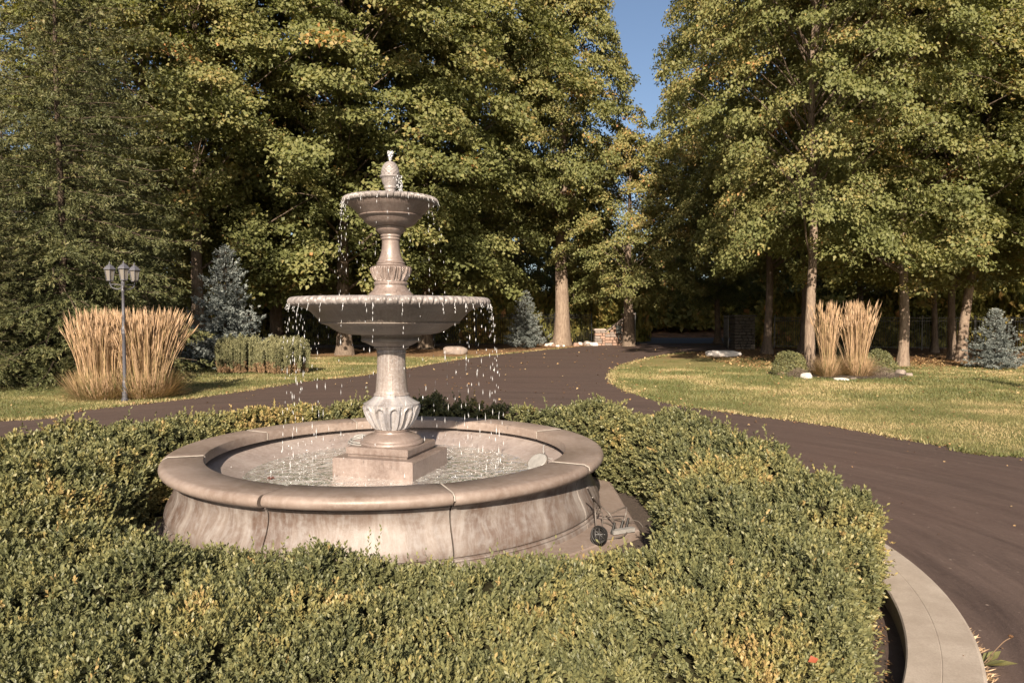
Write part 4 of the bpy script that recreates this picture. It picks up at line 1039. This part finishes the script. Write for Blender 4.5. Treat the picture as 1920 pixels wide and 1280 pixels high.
g = 'pale stones round the thick trunk'
rg = random.Random(8)
for i in range(46):
    px = rg.uniform(1024, 1116); py = 645+rg.uniform(0, 5)+abs(px-1058)*-.03; p = at(px, py)
    s_ = rg.uniform(.15, .42); rock('pale_stone', (p.x, p.y, -.02), (s_, s_*.8, s_*.6), M[rg.choice(['whiterock', 'whiterock', 'rock', 'pinkrock'])], 'pale stone in the ring at the foot of the thick pale trunk', 'stone', g, 50+i, rg.uniform(0, 3))

# ------------------------------------------------------------------ triple lamp
LP_ = Vector(((232-960)/FPX*15.1, 15.1, 0))
lamp = thing('street_lamp', 'grey post lamp with three lanterns standing in the russet reed grass', 'lamp', LP_)
MB().lathe([(.001, 0), (.085, 0), (.085, .03), (.06, .05), (.052, .30), (.045, .36), (.047, .42), (.04, .43)], 16).build('base', M['lampmetal'], lamp, smooth=40)
pf = [(.038, .40), (.036, 1.40), (.05, 1.42), (.052, 1.44), (.045, 1.46), (.05, 1.50), (.05, 1.53), (.04, 1.56), (.034, 1.58), (.034, 1.75), (.040, 1.77), (.030, 1.79), (.028, 2.30), (.042, 2.32), (.042, 2.35), (.03, 2.37), (.03, 2.46), (.04, 2.50), (.02, 2.54), (.001, 2.55)]
MB().lathe(pf, 16).build('post', M['lampmetal'], lamp, smooth=35)
lant0 = None
def lantern(parent, loc):
    global lant0
    if lant0 is None:
        L0 = bpy.data.objects.new('lantern', None); COL.objects.link(L0); L0.parent = parent; L0.location = loc
        n = 6
        for k in range(n):
            a0 = 2*PI*k/n; a1 = 2*PI*(k+1)/n; m = MB()
            m.v = [(.062*math.cos(a0), .062*math.sin(a0), .03), (.062*math.cos(a1), .062*math.sin(a1), .03), (.100*math.cos(a1), .100*math.sin(a1), .245), (.100*math.cos(a0), .100*math.sin(a0), .245)]
            m.f = [[0, 1, 2, 3]]; m.build('glass_pane', M['glass'], L0, fix=False)
        m = MB()
        for k in range(n):
            a0 = 2*PI*k/n; m.tube([(.066*math.cos(a0), .066*math.sin(a0), .02), (.104*math.cos(a0), .104*math.sin(a0), .25)], .008, 5)
        m.lathe([(.001, 0), (.04, 0), (.075, .015), (.075, .03), (.001, .03)], n); m.build('frame', M['lampmetal'], L0)
        MB().lathe([(.001, .245), (.125, .245), (.132, .255), (.125, .268), (.09, .31), (.045, .345), (.03, .352), (.028, .365), (.001, .368)], n).build('roof', M['lampmetal'], L0)
        MB().lathe([(.001, .365), (.012, .366), (.02, .38), (.012, .393), (.006, .41), (.001, .43)], 8).build('finial', M['lampmetal'], L0, smooth=60)
        MB().lathe([(.001, .03), (.02, .03), (.02, .12), (.015, .16), (.001, .17)], 8).build('bulb', M['white'], L0, smooth=60)
        lant0 = L0; return L0
    c = copy_tree(lant0, parent); c.location = loc; return c
offs = [(-.29, -.06), (.03, -.10), (.25, .10)]
offs = [(-.25, -.04), (.17, -.27), (.10, .28)]
for x, y in offs:
    lantern(lamp, (x, y, 2.52))
    m = MB(); m.tube(catmull([Vector((x*.1, y*.1, 2.40)), Vector((x*.4, y*.4, 2.36)), Vector((x*.85, y*.85, 2.40)), Vector((x, y, 2.48)), Vector((x, y, 2.53))]), .013, 6)
    m.tube(catmull([Vector((x*.1, y*.1, 2.45)), Vector((x*.6, y*.6, 2.46)), Vector((x*.95, y*.95, 2.46))]), .009, 6); m.build('arm', M['lampmetal'], lamp, smooth=50)

# ------------------------------------------------------------------ iron fences, gate, stone piers
def fence(a, b, h, label, group, bay=2.4, pitch=.115):
    a, b = Vector(a), Vector(b); L = (b-a).length; d = (b-a)/L; rz = math.atan2(d.y, d.x)
    T = thing('iron_fence', label, 'fence', (a.x, a.y, 0), rz, group)
    n = int(L/bay); m0 = None
    for k in range(n+1):
        if m0 is None:
            m0 = MB().box((0, 0, h/2+.03), (.065, .065, h+.06)).box((0, 0, h+.08), (.09, .09, .04), taper=.3).build('post', M['iron'], T); o = m0
        else: o = m0.copy(); COL.objects.link(o); o.parent = T
        o.location = (min(L, k*L/n), 0, 0)
    m = MB()
    for z in (.14, h-.22, h-.06): m.box((L/2, 0, z), (L, .03, .035))
    m.build('rails', M['iron'], T)
    m = MB(); k = 0; x = pitch/2
    while x < L: m.box((x, 0, h/2+.05), (.018, .018, h-.02)); x += pitch
    o = m.build('pickets', M['iron'], T, fix=False); o['kind'] = 'stuff'
    return T
g = 'black iron boundary fences'
fence((-40, 30), (-14, 37.5), 1.9, 'black iron picket fence at the far left behind the spruces', g)
fence((-14, 37.5), (5.0, 45), 1.9, 'black iron picket fence from the left trees to the gate wall', g)
fence((14.5, 39.5), (38, 33), 1.75, 'black iron picket fence behind the trees at the right', g)
def stone_wall(T, x0, x1, y, dy, top, course=.16, mat='pinkrock', seed=0, ztop=None):
    """individual stones as parts; top(x) gives the height"""
    rg = random.Random(seed); z = 0; shared = []
    for k in range(6):
        m = MB().box((0, 0, 0), (1, 1, 1)); o = m.build('stone', M['shadedstone' if mat == 'shadedstone' else ['pinkrock', 'rock', 'pinkrock'][k % 3]], None)
        bm = bmesh.new(); bm.from_mesh(o.data); bmesh.ops.bevel(bm, geom=bm.edges, offset=.07, segments=1, affect='EDGES')
        for v in bm.verts: v.co += Vector((rg.uniform(-.03, .03), rg.uniform(-.03, .03), rg.uniform(-.03, .03)))
        bm.to_mesh(o.data); bm.free(); shared.append(o.data); bpy.data.objects.remove(o)
    while z < top((x0+x1)/2)+1.5:
        ch = course*rg.uniform(.8, 1.2); x = x0
        while x < x1-.05:
            w_ = min(rg.uniform(.2, .48), x1-x)
            if x1-(x+w_) < .12: w_ = x1-x
            if z+ch*.6 < top(x+w_/2):
                hh = min(ch, top(x+w_/2)-z)
                o = link('stone', rg.choice(shared), None, T); o.location = (x+w_/2, y+rg.uniform(-.02, .02), z+hh/2); o.scale = (w_-.015, dy, hh-.015)
            x += w_
        z += ch
GW = thing('gate_wall', 'low stone wing wall rising to the left gate pier beside the dark trunk', 'wall', (5.0, 43.4, 0), math.radians(2))
stone_wall(GW, 0, .62, 0, .6, lambda x: .92, seed=1)
MB().box((.31, 0, .975), (.74, .72, .10), taper=.9).build('cap_stone', M['coping'], GW)
stone_wall(GW, .62, 1.75, .05, .45, lambda x: .70+(x-.62)*.75, seed=2)
m = MB(); L_ = 1.2; m.v = [(.62, -.25, .74), (1.8, -.25, 1.62), (1.8, .35, 1.62), (.62, .35, .74), (.62, -.25, .81), (1.8, -.25, 1.69), (1.8, .35, 1.69), (.62, .35, .81)]
m.f = [[3, 2, 1, 0], [4, 5, 6, 7], [0, 1, 5, 4], [1, 2, 6, 5], [2, 3, 7, 6], [3, 0, 4, 7]]; m.build('sloped_coping', M['coping'], GW)
stone_wall(GW, 1.76, 2.36, .05, .6, lambda x: 1.85, seed=3)
MB().box((2.06, .05, 1.90), (.75, .75, .1), taper=.88).build('cap_stone', M['coping'], GW)
m = MB().box((1.42, -.42, .98), (.32, .22, .42)).box((1.42, -.42, .55), (.06, .06, .46)).box((1.42, -.42, 1.21), (.36, .26, .04))
o = m.build('letter_box', plain('dark green letter box paint', (.03, .035, .03), .5), None); o.location = (5.0, 43.4, 0); tag(o, 'dark square letter box in front of the stone wing wall', 'letter box')
GP = thing('gate_pier', 'shaded square stone pier on the right side of the gateway', 'pier', ((1378-960)/FPX*38.2, 38.2, 0))
stone_wall(GP, 0, 1.1, .5, 1.0, lambda x: 1.75, mat='shadedstone', seed=5)
MB().box((.55, .5, 1.80), (1.25, 1.15, .1), taper=.9).build('cap_stone', M['shadedstone'], GP)
def gate(a, b, h, label):
    a, b = Vector(a), Vector(b); L = (b-a).length; d = (b-a)/L
    T = thing('iron_gate', label, 'gate', (a.x, a.y, 0), math.atan2(d.y, d.x), 'open gate leaves')
    m = MB().box((.03, 0, h/2+.05), (.06, .06, h)).box((L-.03, 0, h/2+.05), (.06, .06, h))
    for z in (.12, .6, h-.1): m.box((L/2, 0, z), (L, .045, .06))
    m.build('gate_frame', M['iron'], T)
    n = int(L/.13); b0 = None
    for k in range(1, n):
        if b0 is None: b0 = MB().box((0, 0, h/2+.08), (.022, .022, h-.1)).build('bar', M['iron'], T); o = b0
        else: o = b0.copy(); COL.objects.link(o); o.parent = T
        o.location = (k*L/n, 0, 0)
    MB().box((L/2, 0, .36), (L-.1, .02, .42)).build('kick_plate', M['iron'], T)
gate((7.45, 43.2), (7.75, 46.4), 1.95, 'open black iron gate leaf on the left of the gateway')
gate((11.75, 38.8), (12.4, 41.8), 1.8, 'open black iron gate leaf against the right pier')

# ------------------------------------------------------------------ foreground bits: weed, dry grass on kerb edge, red leaf
wp = at(1838, 1250, .02)
W_ = thing('weed', 'small green weed with a tall bent stalk growing at the outer kerb edge', 'weed', wp)
rn = np.random.default_rng(3); n = 14
a = np.array([-.2, -.5, .1, .5, 2.6, 2.9, -1.1, 3.4, 4.4, .9, 1.8, 5.6, -.8, .3]); D = np.stack([np.cos(a), np.sin(a)*.8, rn.uniform(.1, .7, n)], 1); L = rn.uniform(.05, .17, n)
for i in range(n):
    me = leaf_mesh('leaf', np.array([[0, 0, .01]]), D[i:i+1], np.array([[0, 0, 1.]]), L[i:i+1], L[i:i+1]*.42, rn.uniform(.4, .8, 1), .12, .6); link('leaf', me, M['box'], W_)
m = MB(); e1 = at(1895, 1195, .18)-wp; m.tube(catmull([Vector((0, 0, 0)), e1*.35+Vector((0, 0, .01)), e1*.75+Vector((0, 0, .015)), e1]), .0028, 5)
e2 = at(1863, 1226, .10)-wp; m.tube(catmull([Vector((0, 0, 0)), e2*.5+Vector((.01, 0, .0)), e2]), .002, 5)
e3 = at(1806, 1228, .13)-wp; m.tube(catmull([Vector((0, 0, 0)), e3*.5, e3]), .003, 5)
m.build('stalk', plain('brown stalk', (.16, .10, .06), .8), W_, smooth=60)
m = MB()
for k in range(7): a_ = k*.9; m.tube([e1, e1+Vector((.008*math.cos(a_), .008*math.sin(a_), .012))], [.003, .006], 5)
m.build('seed_head', M['litter'], W_)
n = 260; a = np.radians(rn.uniform(-37, -18, n)); r = KO+rn.uniform(0, .03, n); P = np.stack([C2.x+r*np.cos(a), C2.y+r*np.sin(a), np.full(n, .01)], 1)
D = np.stack([np.cos(a)+rn.normal(0, .5, n), np.sin(a)+rn.normal(0, .5, n), rn.uniform(.2, .9, n)], 1); L = rn.uniform(.02, .07, n)
tag(link('dry_grass_tufts', leaf_mesh('dry_grass_tufts', P, D, rn.normal(size=(n, 3)), L, L*.08+.001, rn.uniform(.4, 1, n), .1), M['reed']), kind='stuff')
me = leaf_mesh('red_leaf', np.array([[0, 0, 0.]]), np.array([[1, .1, .25]]), np.array([[0, -.5, 1.]]), [.036], [.028], np.array([1.]), .2)
o = link('red_leaf', me, plain('red leaf', (.30, .075, .03), .6)); o.location = at(1515, 1240, .70); tag(o, 'single red fallen leaf lying on the hedge at the lower right', 'leaf')
print('tris', sum(len(o.polygons) for o in bpy.data.meshes))
